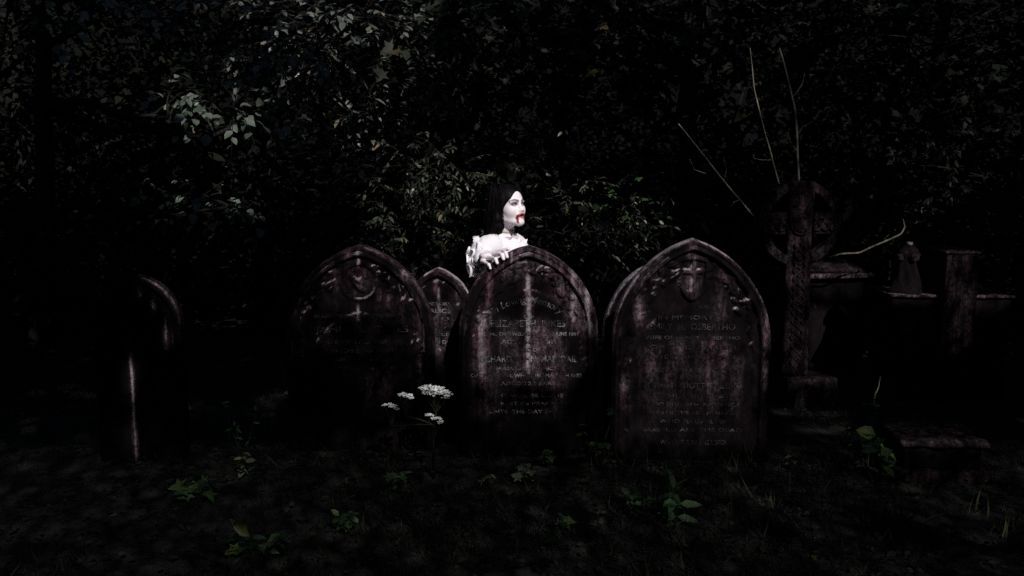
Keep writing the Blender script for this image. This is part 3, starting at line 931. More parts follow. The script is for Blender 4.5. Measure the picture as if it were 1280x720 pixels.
# ------------------------------------------------------------------ the woman: one continuous body from a distance field
class Field:
    def __init__(s, xs, ys, zs):
        s.ax = [np.asarray(a, float) for a in (xs, ys, zs)]
        s.F = np.full([len(a) for a in s.ax], 1.0, np.float32)

    def box(s, lo, hi, pad):
        sl = []
        for a, l, h in zip(s.ax, lo, hi):
            i0 = max(0, np.searchsorted(a, l - pad) - 1); i1 = min(len(a), np.searchsorted(a, h + pad) + 1)
            if i1 <= i0:
                return None, None
            sl.append(slice(i0, i1))
        g = np.meshgrid(*[a[q] for a, q in zip(s.ax, sl)], indexing='ij')
        return tuple(sl), g

    def op(s, lo, hi, fn, k=0.01, sub=False, pad=0.05):
        sl, g = s.box(lo, hi, pad)
        if sl is None:
            return
        d = fn(*g)
        a = s.F[sl]
        if sub:
            d = -d
            h = np.clip(k - np.abs(a - d), 0, None) / k
            s.F[sl] = np.maximum(a, d) + h * h * k * 0.25
        else:
            h = np.clip(k - np.abs(a - d), 0, None) / k
            s.F[sl] = np.minimum(a, d) - h * h * k * 0.25

    def cap(s, a, b, ra, rb=None, k=0.01, sub=False):
        a, b = np.asarray(a, float), np.asarray(b, float)
        rb = ra if rb is None else rb
        m = max(ra, rb)
        def fn(x, y, z):
            p = np.stack([x, y, z], -1) - a
            ba = b - a
            t = np.clip(p @ ba / max(ba @ ba, 1e-9), 0, 1)
            return np.linalg.norm(p - t[..., None] * ba, axis=-1) - (ra + (rb - ra) * t)
        s.op(np.minimum(a, b) - m, np.maximum(a, b) + m, fn, k, sub)

    def ell(s, c, r, Rm=None, k=0.01, sub=False):
        c, r = np.asarray(c, float), np.asarray(r, float)
        m = r.max()
        Rm = np.eye(3) if Rm is None else Rm
        def fn(x, y, z):
            p = (np.stack([x, y, z], -1) - c) @ Rm
            k0 = np.linalg.norm(p / r, axis=-1); k1 = np.linalg.norm(p / (r * r), axis=-1)
            return k0 * (k0 - 1) / np.maximum(k1, 1e-9)
        s.op(c - m, c + m, fn, k, sub)

    def mesh(s):
        F = s.F; X, Y, Z = s.ax
        neg = F < 0
        c = neg[:-1, :-1, :-1].astype(np.int8)
        tot = np.zeros_like(c)
        for dx in (0, 1):
            for dy in (0, 1):
                for dz in (0, 1):
                    tot += neg[dx:F.shape[0] - 1 + dx, dy:F.shape[1] - 1 + dy, dz:F.shape[2] - 1 + dz]
        act = np.argwhere((tot > 0) & (tot < 8))
        vid = np.full(tot.shape, -1, np.int64)
        vid[act[:, 0], act[:, 1], act[:, 2]] = np.arange(len(act))
        acc = np.zeros((len(act), 3)); cnt = np.zeros(len(act))
        co = [(0, 0, 0), (1, 0, 0), (0, 1, 0), (1, 1, 0), (0, 0, 1), (1, 0, 1), (0, 1, 1), (1, 1, 1)]
        val = [F[act[:, 0] + a, act[:, 1] + b, act[:, 2] + c_] for a, b, c_ in co]
        pos = [np.stack([X[act[:, 0] + a], Y[act[:, 1] + b], Z[act[:, 2] + c_]], 1) for a, b, c_ in co]
        for i, j in [(0, 1), (2, 3), (4, 5), (6, 7), (0, 2), (1, 3), (4, 6), (5, 7), (0, 4), (1, 5), (2, 6), (3, 7)]:
            m = (val[i] < 0) != (val[j] < 0)
            t = (val[i][m] / (val[i][m] - val[j][m]))[:, None]
            acc[m] += pos[i][m] * (1 - t) + pos[j][m] * t
            cnt[m] += 1
        V = acc / cnt[:, None]
        Q = []
        for ax in range(3):
            sh = [slice(1, -1)] * 3; sh[ax] = slice(0, -1)
            sh2 = list(sh); sh2[ax] = slice(1, None)
            a, b = neg[tuple(sh)], neg[tuple(sh2)]
            e = np.argwhere(a != b)
            off = [1, 1, 1]; off[ax] = 0
            e = e + np.array(off)
            fl = neg[e[:, 0], e[:, 1], e[:, 2]]
            o1, o2 = [(1, 2), (2, 0), (0, 1)][ax]
            d1 = np.zeros(3, int); d1[o1] = 1
            d2 = np.zeros(3, int); d2[o2] = 1
            q = np.stack([vid[tuple((e - d1 - d2).T)], vid[tuple((e - d2).T)], vid[tuple(e.T)], vid[tuple((e - d1).T)]], 1)
            q[~fl] = q[~fl][:, ::-1]
            Q.append(q)
        Q = np.concatenate(Q)
        return V, Q[(Q >= 0).all(1)]


WY = 4.92
HC = at(635.5, 259.5, 4.90)
yaw = R(46)
fwd = np.array([math.sin(yaw), -math.cos(yaw), 0.0])
lft = np.array([math.cos(yaw), math.sin(yaw), 0.0])      # her left
pit = R(11)
f2 = fwd * math.cos(pit) + np.array([0, 0, 1]) * math.sin(pit)
u2 = np.cross(f2, lft) * 1.0
if u2[2] < 0: u2 = -u2
RH = np.stack([f2, lft, u2], 1)                            # head frame columns: forward, left, up
def hd(x, y, z): return HC + RH @ np.array([x, y, z])

NB = at(631, 297, 4.95)
CH = at(628, 326, 4.98)
RS, LS = at(613.0, 308.5, 4.86), at(643, 306, 5.05)
WA = np.array([CH[0] - 0.01, 5.02, 0.80]); HP = np.array([CH[0] - 0.02, 5.05, 0.68])
woman = empty('person', (HP[0], HP[1], 0), 0, 'pale black-haired woman in white ruffled gown, bloody mouth, hand resting on a headstone', 'person')
WO = np.array([HP[0], HP[1], 0])

def fine_axis(lo, hi, a, b, h, H_):
    return np.concatenate([np.arange(lo, a, H_), np.arange(a, b, h), np.arange(b, hi, H_)])
xs = fine_axis(-0.36, 0.26, -0.17, 0.105, 0.0028, 0.008)
ys = fine_axis(4.44, 5.25, 4.455, 5.0, 0.0030, 0.008)
zs = fine_axis(-0.02, 1.47, 1.03, 1.45, 0.0028, 0.012)
B = Field(xs, ys, zs)
# torso and legs
B.cap(NB - [0, 0, 0.03], CH, 0.05, 0.10, 0.03)
B.cap(RS, LS, 0.052, 0.052, 0.04)
B.ell((CH + NB) / 2 - [0, 0, 0.03], (0.13, 0.10, 0.13), None, 0.04)
B.cap(CH, WA, 0.105, 0.09, 0.04)
B.cap(WA, HP, 0.09, 0.12, 0.05)
sd = (LS - RS); sd[2] = 0; sd /= np.linalg.norm(sd)
for s in (-1, 1):
    hip = HP + sd * s * 0.075 - [0, 0, 0.02]; knee = hip + fwd * 0.05 - [0, 0, 0.31]; ank = np.array([hip[0] - fwd[0] * 0.02, hip[1] - fwd[1] * 0.02, 0.07])
    B.cap(hip, knee, 0.075, 0.05, 0.04); B.cap(knee, ank, 0.05, 0.033, 0.03)
    B.cap(ank - [0, 0, 0.03], ank + fwd * 0.14 - [0, 0, 0.045], 0.034, 0.026, 0.02)
# her left arm hangs, forearm across the front, out of sight behind the stone
LE = LS + np.array([0.02, 0.02, -0.24]); LW = LE + fwd * 0.12 + np.array([0, 0, -0.17])
B.cap(LS, LE, 0.042, 0.034, 0.03); B.cap(LE, LW, 0.034, 0.024, 0.02); B.cap(LW, LW + (LW - LE) * 0.3, 0.026, 0.02, 0.02)
for k in range(4):
    a_ = LW + (LW - LE) * 0.3 + lft * (k - 1.5) * 0.013
    B.cap(a_, a_ + np.array([0.01, -0.01, -0.06]), 0.008, 0.006, 0.006)
B.cap(LW + (LW - LE) * 0.1, LW + (LW - LE) * 0.3 - lft * 0.04, 0.010, 0.007, 0.008)
# right arm folded up to the stone
def rim_z(x):
    s = S_c; lx = abs(x - s['x0'])
    return s['hs'] + math.sqrt(max(0.0, (s['w'] + s['c']) ** 2 - (lx + s['c']) ** 2))
WR = at(604, 321.5, 4.715)
EL = np.array([-0.192, 4.86, 0.985])
B.cap(RS, EL, 0.044, 0.034, 0.03)
B.cap(EL, WR, 0.034, 0.023, 0.02)
# palm and fingers; the fingers lie over the rim and hook down its front
mcp_px = [(603.5, 326.5), (608.5, 322.0), (614.5, 318.5), (620.5, 315.8)]
pip_px = [(608.0, 0), (615.5, 0), (623.0, 0), (629.0, 0)]
tip_px = [(613.0, 0), (621.5, 0), (629.5, 0), (634.0, 0)]
rads = [0.0088, 0.0098, 0.0102, 0.0100]
MC = []
for (m_, p_, t_, r_) in zip(mcp_px, pip_px, tip_px, rads):
    a_ = at(m_[0], m_[1], 4.640)
    a_[2] = max(a_[2], rim_z(a_[0]) + 0.020)
    MC.append(a_)
    p = at(p_[0], 320, 4.575); p[2] = max(rim_z(p[0]), rim_z(p[0] + 0.008)) + r_ + 0.006
    d_ = at(t_[0] - 2.0, 320, 4.515); d_[2] = rim_z(d_[0]) + r_ + 0.001
    t = at(t_[0], 325, 4.492); t[2] = rim_z(t[0]) - 0.013
    B.cap(a_, p, r_ * 1.28, r_ * 1.14, 0.009); B.cap(p, d_, r_ * 1.12, r_, 0.004); B.cap(d_, t, r_, r_ * 0.82, 0.004)
    B.cap(WR, a_, 0.016, r_ * 1.3, 0.012)
B.ell((WR + MC[1] + MC[2]) / 3 + [0, 0, 0.004], (0.040, 0.046, 0.020), None, 0.014)
tb_ = WR + (MC[3] - WR) * 0.45
th1 = at(627, 312, 4.655); th1[2] = rim_z(th1[0]) + 0.022
th2 = at(635.5, 311, 4.625); th2[2] = rim_z(th2[0]) + 0.014
B.cap(WR, tb_, 0.018, 0.016, 0.012); B.cap(tb_, th1, 0.014, 0.0108, 0.008); B.cap(th1, th2, 0.0108, 0.0088, 0.004)
# neck and head
B.cap(NB - [0, 0, 0.01], hd(-0.022, 0, -0.055), 0.046, 0.043, 0.02)
B.ell(hd(-0.016, 0, 0.040), (0.095, 0.073, 0.086), RH, 0.02)
B.ell(hd(0.022, 0, -0.022), (0.064, 0.059, 0.080), RH, 0.03)
B.ell(hd(0.034, 0, 0.035), (0.052, 0.058, 0.055), RH, 0.02)                       # forehead
for s in (-1, 1):
    B.cap(hd(0.064, s * 0.014, -0.091), hd(-0.010, s * 0.050, -0.052), 0.016, 0.016, 0.02)   # jaw
    B.ell(hd(0.050, s * 0.036, -0.024), (0.031, 0.025, 0.030), RH, 0.025)                # cheek
    B.ell(hd(0.090, s * 0.032, 0.006), (0.017, 0.019, 0.012), RH, 0.016, sub=True)      # eye socket
    B.cap(hd(0.086, s * 0.013, 0.024), hd(0.070, s * 0.050, 0.022), 0.007, 0.005, 0.012)  # brow
    e0 = hd(0.0665, s * 0.032, 0.005)
    B.ell(e0, (0.0155, 0.0165, 0.0135), RH, 0.004)                                       # lids and eye
    B.cap(hd(0.081, s * 0.018, 0.006), hd(0.084, s * 0.031, 0.0125), 0.0026, 0.003, 0.003)  # upper lid edge
    B.cap(hd(0.084, s * 0.031, 0.0125), hd(0.074, s * 0.046, 0.005), 0.003, 0.0024, 0.003)
    B.cap(hd(0.081, s * 0.019, 0.001), hd(0.080, s * 0.034, -0.004), 0.002, 0.002, 0.004)
    B.ell(hd(0.088, s * 0.0120, -0.032), (0.011, 0.0075, 0.0075), RH, 0.007)             # nostril wing
    B.ell(hd(0.093, s * 0.0065, -0.038), (0.006, 0.0038, 0.004), RH, 0.002, sub=True)
    B.ell(hd(-0.012, s * 0.072, -0.004), (0.018, 0.008, 0.030), RH, 0.008)               # ear
B.ell(hd(0.073, 0, -0.093), (0.019, 0.021, 0.017), RH, 0.02)                             # chin
B.cap(hd(0.080, 0, 0.016), hd(0.097, 0, -0.022), 0.0075, 0.0088, 0.014)                 # nose
B.ell(hd(0.0985, 0, -0.028), (0.0105, 0.0100, 0.0088), RH, 0.010)
B.ell(hd(0.083, 0, -0.058), (0.012, 0.024, 0.020), RH, 0.018)                           # muzzle
for s in (-1, 1):
    B.cap(hd(0.0965, s * 0.004, -0.0515), hd(0.083, s * 0.0235, -0.0575), 0.0048, 0.0026, 0.005)  # upper lip
    B.cap(hd(0.0950, s * 0.000, -0.0670), hd(0.083, s * 0.0225, -0.0600), 0.0058, 0.0028, 0.005)  # lower lip
B.ell(hd(0.096, 0, -0.0592), (0.012, 0.015, 0.0028), RH, 0.004, sub=True)               # parted mouth
bv, bq = B.mesh()
# skin tones: white make-up, red lips, smudged eyes, blood running from the corner of the mouth
L = (bv - HC) @ RH
tone = np.tile(np.array([0.88, 0.785, 0.825]), (len(bv), 1))
tone *= (1 + 0.03 * fbm(bv[:, 0] * 60, bv[:, 1] * 60, bv[:, 2] * 60, 3, 3))[:, None]
def seg_d(P, a, b):
    a, b = np.asarray(a, float), np.asarray(b, float)
    t = np.clip((P - a) @ (b - a) / ((b - a) @ (b - a)), 0, 1)
    return np.linalg.norm(P - a - t[:, None] * (b - a), axis=1)
def paint(mask, col):
    global tone
    tone = tone * (1 - mask[:, None]) + mask[:, None] * np.array(col)
front = L[:, 0] > 0.045
for s in (-1, 1):
    e = np.hypot((L[:, 1] - s * 0.033) / 0.021, (L[:, 2] - 0.008) / 0.0125)
    paint((1 - smooth(0.60, 1.40, e)) * 0.82 * front, (0.16, 0.08, 0.15))
    d = np.minimum(seg_d(L, (0.084, s * 0.017, 0.0065), (0.087, s * 0.031, 0.0135)), seg_d(L, (0.087, s * 0.031, 0.0135), (0.075, s * 0.049, 0.006)))
    paint((1 - smooth(0.0028, 0.0055, d)) * 0.97, (0.010, 0.007, 0.012))
    b_ = np.minimum(seg_d(L, (0.092, s * 0.013, 0.0225), (0.086, s * 0.032, 0.0300)), seg_d(L, (0.086, s * 0.032, 0.0300), (0.066, s * 0.053, 0.0240)))
    paint((1 - smooth(0.0035, 0.0075, b_)) * 0.85, (0.018, 0.013, 0.018))
lipd = np.full(len(L), 9.0)
for s in (-1, 1):
    lipd = np.minimum(lipd, seg_d(L, (0.0965, s * 0.004, -0.0515), (0.083, s * 0.0235, -0.0575)) - 0.002)
    lipd = np.minimum(lipd, seg_d(L, (0.0950, 0, -0.0670), (0.083, s * 0.0225, -0.0600)) - 0.002)
lipd = np.minimum(lipd, np.hypot(L[:, 1] * 0.5, L[:, 2] + 0.0595) - 0.003 + 9 * (L[:, 0] < 0.075))
paint((1 - smooth(0.0036, 0.0068, lipd + 0.0012 * fbm(L[:, 1] * 150, L[:, 2] * 150, 0.0, 2, 2))) * 0.98, (0.27, 0.005, 0.007))
paint((1 - smooth(0.001, 0.004, np.hypot(L[:, 1] * 0.28, L[:, 2] + 0.0592) + 9 * (L[:, 0] < 0.07))) * 0.9, (0.05, 0.002, 0.003))
wob = 0.0012 * np.sin(L[:, 2] * 300)
runs = [(-0.0245, -0.056, -0.100, 0.0028), (0.010, -0.062, -0.079, 0.0016)]
for (ry, z0, z1, rw) in runs:
    mk_ = (1 - smooth(rw, rw + 0.0022, np.abs(L[:, 1] - ry - wob))) * (L[:, 2] < z0 + 0.003) * (L[:, 2] > z1) * (L[:, 0] > 0.03)
    paint(mk_ * 0.95, (0.17, 0.004, 0.005))
tone = tone.clip(0, 1)
mesh_np('body', bv - WO, [bq], M['skin'], woman, True, {'tone': tone})
for s in (-1, 1):
    mb = MB()
    bm = bmesh.new(); bmesh.ops.create_uvsphere(bm, u_segments=20, v_segments=14, radius=1)
    sv = np.array([v.co for v in bm.verts]); bm.verts.index_update()
    by = {}
    for f in bm.faces:
        by.setdefault(len(f.verts), []).append([v.index for v in f.verts])
    sf = [np.array(b) for b in by.values()]; bm.free()
    c0 = hd(0.0695, s * 0.0315, 0.0040)
    mb.add(c0 - WO + (sv * np.array([0.0138, 0.0128, 0.0075])) @ RH.T, sf)
    eo = mb.build('eye', M['eye'], woman, True)
    mb = MB()
    c1 = hd(0.0795, s * 0.0315 + 0.0015, 0.0052)
    mb.add(c1 - WO + (sv * np.array([0.0046, 0.0056, 0.0056])) @ RH.T, sf)
    mb.build('iris', M['iris'], eo, True)

# --- gown: bodice, puffed sleeve and long skirt in one soft surface
xs = np.arange(-0.46, 0.30, 0.006); ys = fine_axis(4.62, 5.45, 4.66, 5.16, 0.006, 0.016); zs = fine_axis(-0.02, 1.24, 0.85, 1.22, 0.005, 0.018)
G = Field(xs, ys, zs)
G.cap(NB - [0, 0, 0.055], CH, 0.062, 0.125, 0.04)
G.cap(RS, LS, 0.056, 0.056, 0.05)
G.cap(NB + [-0.02, -0.01, -0.012], RS, 0.045, 0.050, 0.03)
G.ell((CH + NB) / 2 - [0, 0, 0.035] + fwd * 0.02, (0.145, 0.125, 0.125), None, 0.04)
G.cap(CH, WA, 0.122, 0.108, 0.05)
G.cap(WA, np.array([WA[0] + 0.02, WA[1] + 0.05, 0.0]), 0.11, 0.19, 0.05)
G.ell(RS * 0.62 + EL * 0.38 + [-0.012, -0.01, 0.012], (0.062, 0.068, 0.070), None, 0.03)     # puffed upper sleeve
G.cap(RS, EL, 0.06, 0.052, 0.03)
G.cap(EL, EL + (WR - EL) * 0.80, 0.056, 0.040, 0.03)
G.ell(WR + (EL - WR) * 0.30 + [0.012, 0.0, 0.010], (0.046, 0.052, 0.040), None, 0.03)         # loose cuff
G.cap(LS, LE, 0.06, 0.05, 0.03); G.cap(LE, LE + (LW - LE) * 0.8, 0.05, 0.04, 0.03)
XX, YY, ZZ_ = np.meshgrid(xs, ys, zs, indexing='ij')
G.F += (0.010 * fbm(XX * 22 + ZZ_ * 14, YY * 20, ZZ_ * 10 - XX * 8, 5, 3) + 0.0045 * fbm(XX * 50, YY * 50, ZZ_ * 14, 6, 2)).astype(np.float32) * (np.abs(G.F) < 0.05)
G.ell(NB + fwd * 0.060 + [0, 0, 0.018], (0.055, 0.055, 0.060), None, 0.012, sub=True)
gv, gq = G.mesh()
gown = mesh_np('gown', gv - WO, [gq], M['cloth'], woman, True)


def ruffle(path, outv, width, amp, waves, n=120, closed=False, thick=0.0016, seed=0):
    """frilled strip sewn along a path"""
    g = np.random.default_rng(seed)
    path = np.asarray(path, float)
    tt = np.linspace(0, 1, n)
    tk = np.linspace(0, 1, len(path))
    C = np.stack([np.interp(tt, tk, path[:, i]) for i in range(3)], 1)
    O = np.stack([np.interp(tt, tk, np.asarray(outv)[:, i]) for i in range(3)], 1)
    O /= np.linalg.norm(O, axis=1)[:, None]
    T = np.gradient(C, axis=0); T /= np.linalg.norm(T, axis=1)[:, None] + 1e-9
    S = np.cross(T, O)
    ph = waves * 2 * np.pi * tt + 1.2 * np.sin(tt * 9 + seed)
    rows = []
    m = 6
    for j in range(m):
        f = j / (m - 1)
        w_ = width * (0.85 + 0.25 * np.sin(ph * 0.37 + seed))
        rows.append(C + O * (w_ * f)[:, None] + S * (amp * f ** 0.7 * np.sin(ph + 0.6 * f))[:, None] + T * (amp * 0.6 * f * np.cos(ph))[:, None])
    V = np.concatenate(rows)
    i = np.arange(m - 1)[:, None] * n; j = np.arange(n - 1)[None]
    q = np.stack([i + j, i + j + 1, i + n + j + 1, i + n + j], -1).reshape(-1, 4)
    Nn = np.concatenate([S] * m)
    V2 = V + Nn * thick
    mb = MB()
    mb.add(V, [q[:, ::-1]]); mb.add(V2, [q])
    return mb


def ring_pts(c, axis, r1, r2=None, n=24, a0=0.0, a1=2 * math.pi):
    axis = np.asarray(axis, float) / np.linalg.norm(axis)
    u = np.cross(axis, [0, 0, 1.0]) if abs(axis[2]) < 0.9 else np.cross(axis, [1.0, 0, 0])
    u /= np.linalg.norm(u); v = np.cross(axis, u)
    t = np.linspace(a0, a1, n)[:, None]
    d = np.cos(t) * u * r1 + np.sin(t) * v * (r2 or r1)
    return np.asarray(c) + d, d


arm_ax = (EL - RS) / np.linalg.norm(EL - RS)
def ruf(c, ax, r, push, width, amp, waves, seed):
    p, d = ring_pts(c, ax, r, n=40)
    mb = ruffle(p - WO, d / r + np.asarray(ax) * push, width, amp, waves, 150, seed=seed)
    mb.build('ruffle', M['cloth'], gown, True)
# frills falling down the outside of the sleeve
for k, (p0_, p1_, yy, wd, am, wv) in enumerate([((600, 297), (592, 344), 4.78, 0.034, 0.017, 4.2), ((603, 303), (597, 346), 4.755, 0.032, 0.015, 4.7), ((599, 295), (590, 338), 4.84, 0.036, 0.018, 3.7), ((606, 310), (600, 340), 4.74, 0.026, 0.012, 4.0)]):
    pa, pb = at(*p0_, yy + 0.03), at(*p1_, yy)
    path = [pa + (pb - pa) * t_ + np.array([-0.012 * math.sin(t_ * 3.1), 0, 0]) for t_ in np.linspace(0, 1, 9)]
    ruffle(np.array(path) - WO, [np.array([-1.0, -0.45 + 0.2 * k, 0.35 - 0.5 * t_]) for t_ in np.linspace(0, 1, 9)], wd, am, wv, 150, seed=20 + k).build('ruffle', M['cloth'], gown, True)
nax = np.array([0.05, 0.02, 1.0])
ruf(NB + [-0.006, 0, -0.020], nax, 0.060, 1.5, 0.044, 0.009, 11, 5)
ruf(NB + [0, 0, -0.026], nax, 0.068, -0.35, 0.036, 0.010, 12, 8)
fr = [CH + fwd * (0.12 - 0.02 * k) + lft * (0.030 + 0.004 * k) + [0, 0, 0.115 - 0.035 * k] for k in range(6)]
ruffle(np.array(fr)[::-1] - WO, [fwd * 0.8 + lft * 0.8 + [0, 0, 0.1]] * 6, 0.030, 0.012, 6, 80, seed=6).build('ruffle', M['cloth'], gown, True)
mb = MB()
pn, dn = ring_pts(NB * 0.52 + hd(-0.022, 0, -0.055) * 0.48, hd(-0.022, 0, -0.055) - NB, 0.0465, n=40)
axn = (hd(-0.022, 0, -0.055) - NB); axn /= np.linalg.norm(axn)
V = np.concatenate([pn - axn * 0.008, pn * 1 + dn / 0.0465 * 0.0025 - axn * 0.006, pn + dn / 0.0465 * 0.0025 + axn * 0.006, pn + axn * 0.008]) - WO
i = np.arange(3)[:, None] * 40; j = np.arange(39)[None]
mb.add(V, [np.stack([i + j, i + j + 1, i + 40 + j + 1, i + 40 + j], -1).reshape(-1, 4)])
mb.build('choker', M['ribbon'], woman, True)

# --- hair: a cap that falls in long strands behind her shoulder
xs = np.arange(-0.26, 0.14, 0.005); ys = np.arange(4.76, 5.14, 0.005); zs = np.arange(1.02, 1.47, 0.005)
Hf = Field(xs, ys, zs)
Hf.ell(hd(-0.020, 0, 0.046), (0.107, 0.086, 0.093), RH, 0.02)
Hf.ell(hd(-0.062, 0, -0.02), (0.072, 0.084, 0.105), RH, 0.03)
for s in (-1, 1):
    Hf.cap(hd(0.010, s * 0.070, 0.045), hd(-0.020, s * 0.078, -0.060), 0.022, 0.026, 0.02)
    Hf.cap(hd(-0.020, s * 0.078, -0.060), hd(-0.085, s * 0.062, -0.125), 0.026, 0.032, 0.02)
Hf.cap(hd(-0.090, 0.0, -0.06), hd(-0.150, 0.0, -0.26), 0.070, 0.055, 0.03)
Hf.cap(hd(-0.085, -0.05, -0.06), hd(-0.135, -0.055, -0.22), 0.045, 0.040, 0.03)
XX, YY, ZZ_ = np.meshgrid(xs, ys, zs, indexing='ij')
Hf.F += (0.006 * fbm(XX * 40, YY * 40, ZZ_ * 5, 5, 3)).astype(np.float32) * (np.abs(Hf.F) < 0.04)
Hf.ell(hd(0.105, 0.010, -0.035), (0.098, 0.066, 0.118), RH, 0.010, sub=True)
Hf.ell(hd(0.04, 0, -0.15), (0.075, 0.06, 0.085), RH, 0.010, sub=True)
hv, hq = Hf.mesh()
mb = MB(); mb.add(hv - WO, [hq])
g = np.random.default_rng(12)
for k in range(420):
    a_ = g.uniform(-2.5, 2.5)
    top = hd(-0.02 + 0.03 * g.normal(), 0.012 * g.normal(), 0.137)
    s_ = np.array([-0.020 + 0.100 * math.cos(a_), 0.090 * math.sin(a_), 0.03 + 0.015 * g.normal()])
    if s_[0] > 0.03:
        s_[0] = 0.03; s_[1] = math.copysign(0.083, s_[1])
    m1 = hd(*(s_ * np.array([0.75, 0.75, 1]) + [0, 0, 0.068])); m2 = hd(*s_)
    lo = hd(s_[0] * 0.5 - 0.060 + 0.015 * g.normal(), s_[1] * 1.0 + 0.010 * g.normal(), -0.08 + 0.02 * g.normal())
    e_ = hd(-0.15 + 0.03 * g.normal(), s_[1] * 0.6 + 0.02 * g.normal(), -0.17 - 0.12 * g.random())
    P_ = np.array([top, m1, m2, lo, e_])
    tt = np.linspace(0, 4, 13)
    i0 = np.clip(tt.astype(int), 0, 3); f_ = (tt - i0)
    f_ = f_[:, None]
    pm = np.vstack([P_[:1] * 2 - P_[1:2], P_, P_[-1:] * 2 - P_[-2:-1]])
    q0, q1, q2, q3 = pm[i0], pm[i0 + 1], pm[i0 + 2], pm[i0 + 3]
    c_ = 0.5 * (2 * q1 + (q2 - q0) * f_ + (2 * q0 - 5 * q1 + 4 * q2 - q3) * f_ ** 2 + (3 * q1 - q0 - 3 * q2 + q3) * f_ ** 3)
    wv_ = np.linspace(0, 1, 13)[:, None]
    c_ = c_ + np.minimum(wv_ * 1.5, 1) * (0.007 * np.sin(wv_ * g.uniform(8, 16) + g.uniform(0, 6.28)) * unit(1, g) + 0.004 * g.normal(size=3))
    mb.tube(c_ - WO, np.linspace(0.0022, 0.0008, 13), 4, False)
mb.build('hair', M['hair'], woman, True)

# ------------------------------------------------------------------ trees, shrubs and the wood behind
def pt(px, py, Y): return at(px, py, Y)
def rpx(px, Y): return px / FPX * Y
def foot(px, Y):
    p = at(px, 400, Y); return (p[0], Y, float(ground_z(p[0], Y)))
GT = 'trees and shrubs behind the graves'
tree('laurel_shrub', 'small-leaved evergreen shrub just behind the woman, left of her head', 'shrub', foot(520, 7.4),
     [(pt(540, 260, 7.2), (0.75, 0.5, 0.62), 210), (pt(470, 300, 7.4), (0.5, 0.45, 0.5), 70), (pt(560, 190, 7.5), (0.5, 0.45, 0.42), 80)], M['leaf_laurel'], SLIM, 0.062, 9, 0.26, 0.03, GT, 101)
tree('laurel_shrub', 'small-leaved evergreen shrub between the woman and the shield headstone', 'shrub', foot(740, 7.6),
     [(pt(720, 285, 7.2), (0.65, 0.5, 0.45), 130), (pt(740, 205, 7.6), (0.6, 0.5, 0.5), 80), (pt(650, 200, 7.8), (0.4, 0.4, 0.4), 60)], M['leaf_laurel'], SLIM, 0.058, 9, 0.26, 0.03, GT, 102)
tree('beech_tree', 'broadleaf tree with level sprays of small pale leaves over the left headstones', 'tree', foot(330, 9.6),
     [(pt(420, 70, 8.2), (1.15, 0.9, 0.55), 300), (pt(350, 20, 8.6), (1.2, 0.9, 0.5), 170), (pt(470, 10, 8.4), (0.9, 0.8, 0.5), 130)], M['leaf_beech'], OVAL, 0.092, 9, 0.42, 0.13, GT, 103, 5.2, 0.12, 0.3)
tree('lobed_tree', 'dark tree at the left whose hanging branch ends in large pale pointed leaves', 'tree', foot(48, 7.6),
     [(pt(285, 128, 6.6), (0.26, 0.25, 0.13), 15), (pt(205, 122, 6.5), (0.14, 0.15, 0.07), 5), (pt(255, 250, 7.0), (0.35, 0.3, 0.14), 22), (pt(120, 30, 7.2), (0.5, 0.4, 0.3), 24)],
     M['leaf_lobed'], tmpl_oval(0.34, 0.05, 0.16), 0.085, 7, 0.34, 0.10, GT, 104, 4.6, 0.35, 0.5)
tree('maple_tree', 'tall maple holding broad lobed leaves above the woman, at the top of the frame', 'tree', foot(690, 10.2),
     [(pt(640, 40, 8.2), (1.0, 0.8, 0.5), 80), (pt(760, 20, 8.6), (1.0, 0.8, 0.5), 90), (pt(700, 90, 9.0), (0.9, 0.7, 0.5), 60)], M['leaf_dark'], LOBED, 0.13, 7, 0.42, 0.12, GT, 105, 5.4, 0.25, 0.5)
tree('hazel_tree', 'dim tree with fine crossing twigs in the upper right corner', 'tree', foot(1150, 10.0),
     [(pt(1130, 40, 8.6), (1.1, 0.8, 0.6), 120), (pt(1240, 70, 8.6), (0.8, 0.8, 0.6), 100), (pt(1020, 50, 9.0), (0.8, 0.7, 0.55), 80)], M['leaf_dark'], OVAL, 0.075, 9, 0.40, 0.11, GT, 106, 5.2, 0.2, 0.4)
tree('elder_shrub', 'low green shrub at the right edge, beyond the square pillar', 'shrub', foot(1245, 8.6),
     [(pt(1235, 215, 8.2), (0.75, 0.6, 0.45), 110), (pt(1150, 150, 8.8), (0.7, 0.6, 0.5), 60)], M['leaf_dark'], SLIM, 0.08, 9, 0.34, 0.05, GT, 107)
tree('holly_shrub', 'thick black-green shrub filling the gap above the narrow headstone', 'shrub', foot(200, 9.2),
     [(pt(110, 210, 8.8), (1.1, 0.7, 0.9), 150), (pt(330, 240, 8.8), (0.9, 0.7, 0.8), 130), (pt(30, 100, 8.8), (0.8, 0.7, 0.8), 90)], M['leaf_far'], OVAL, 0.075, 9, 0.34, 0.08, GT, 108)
tree('holly_shrub', 'thick black-green shrub behind the ringed cross', 'shrub', foot(930, 9.2),
     [(pt(880, 230, 8.8), (0.9, 0.7, 0.8), 130), (pt(1050, 230, 9.0), (1.1, 0.7, 0.8), 150), (pt(820, 240, 7.8), (0.35, 0.3, 0.3), 30)], M['leaf_far'], OVAL, 0.075, 9, 0.34, 0.08, GT, 109)
tree('ivy_shrub', 'ivy-clad sapling with yellowish leaves between the laurel and the bare stems', 'shrub', foot(795, 7.6),
     [(pt(790, 250, 7.4), (0.22, 0.2, 0.3), 26)], M['leaf_weed'], OVAL, 0.05, 7, 0.2, 0.02, GT, 110)


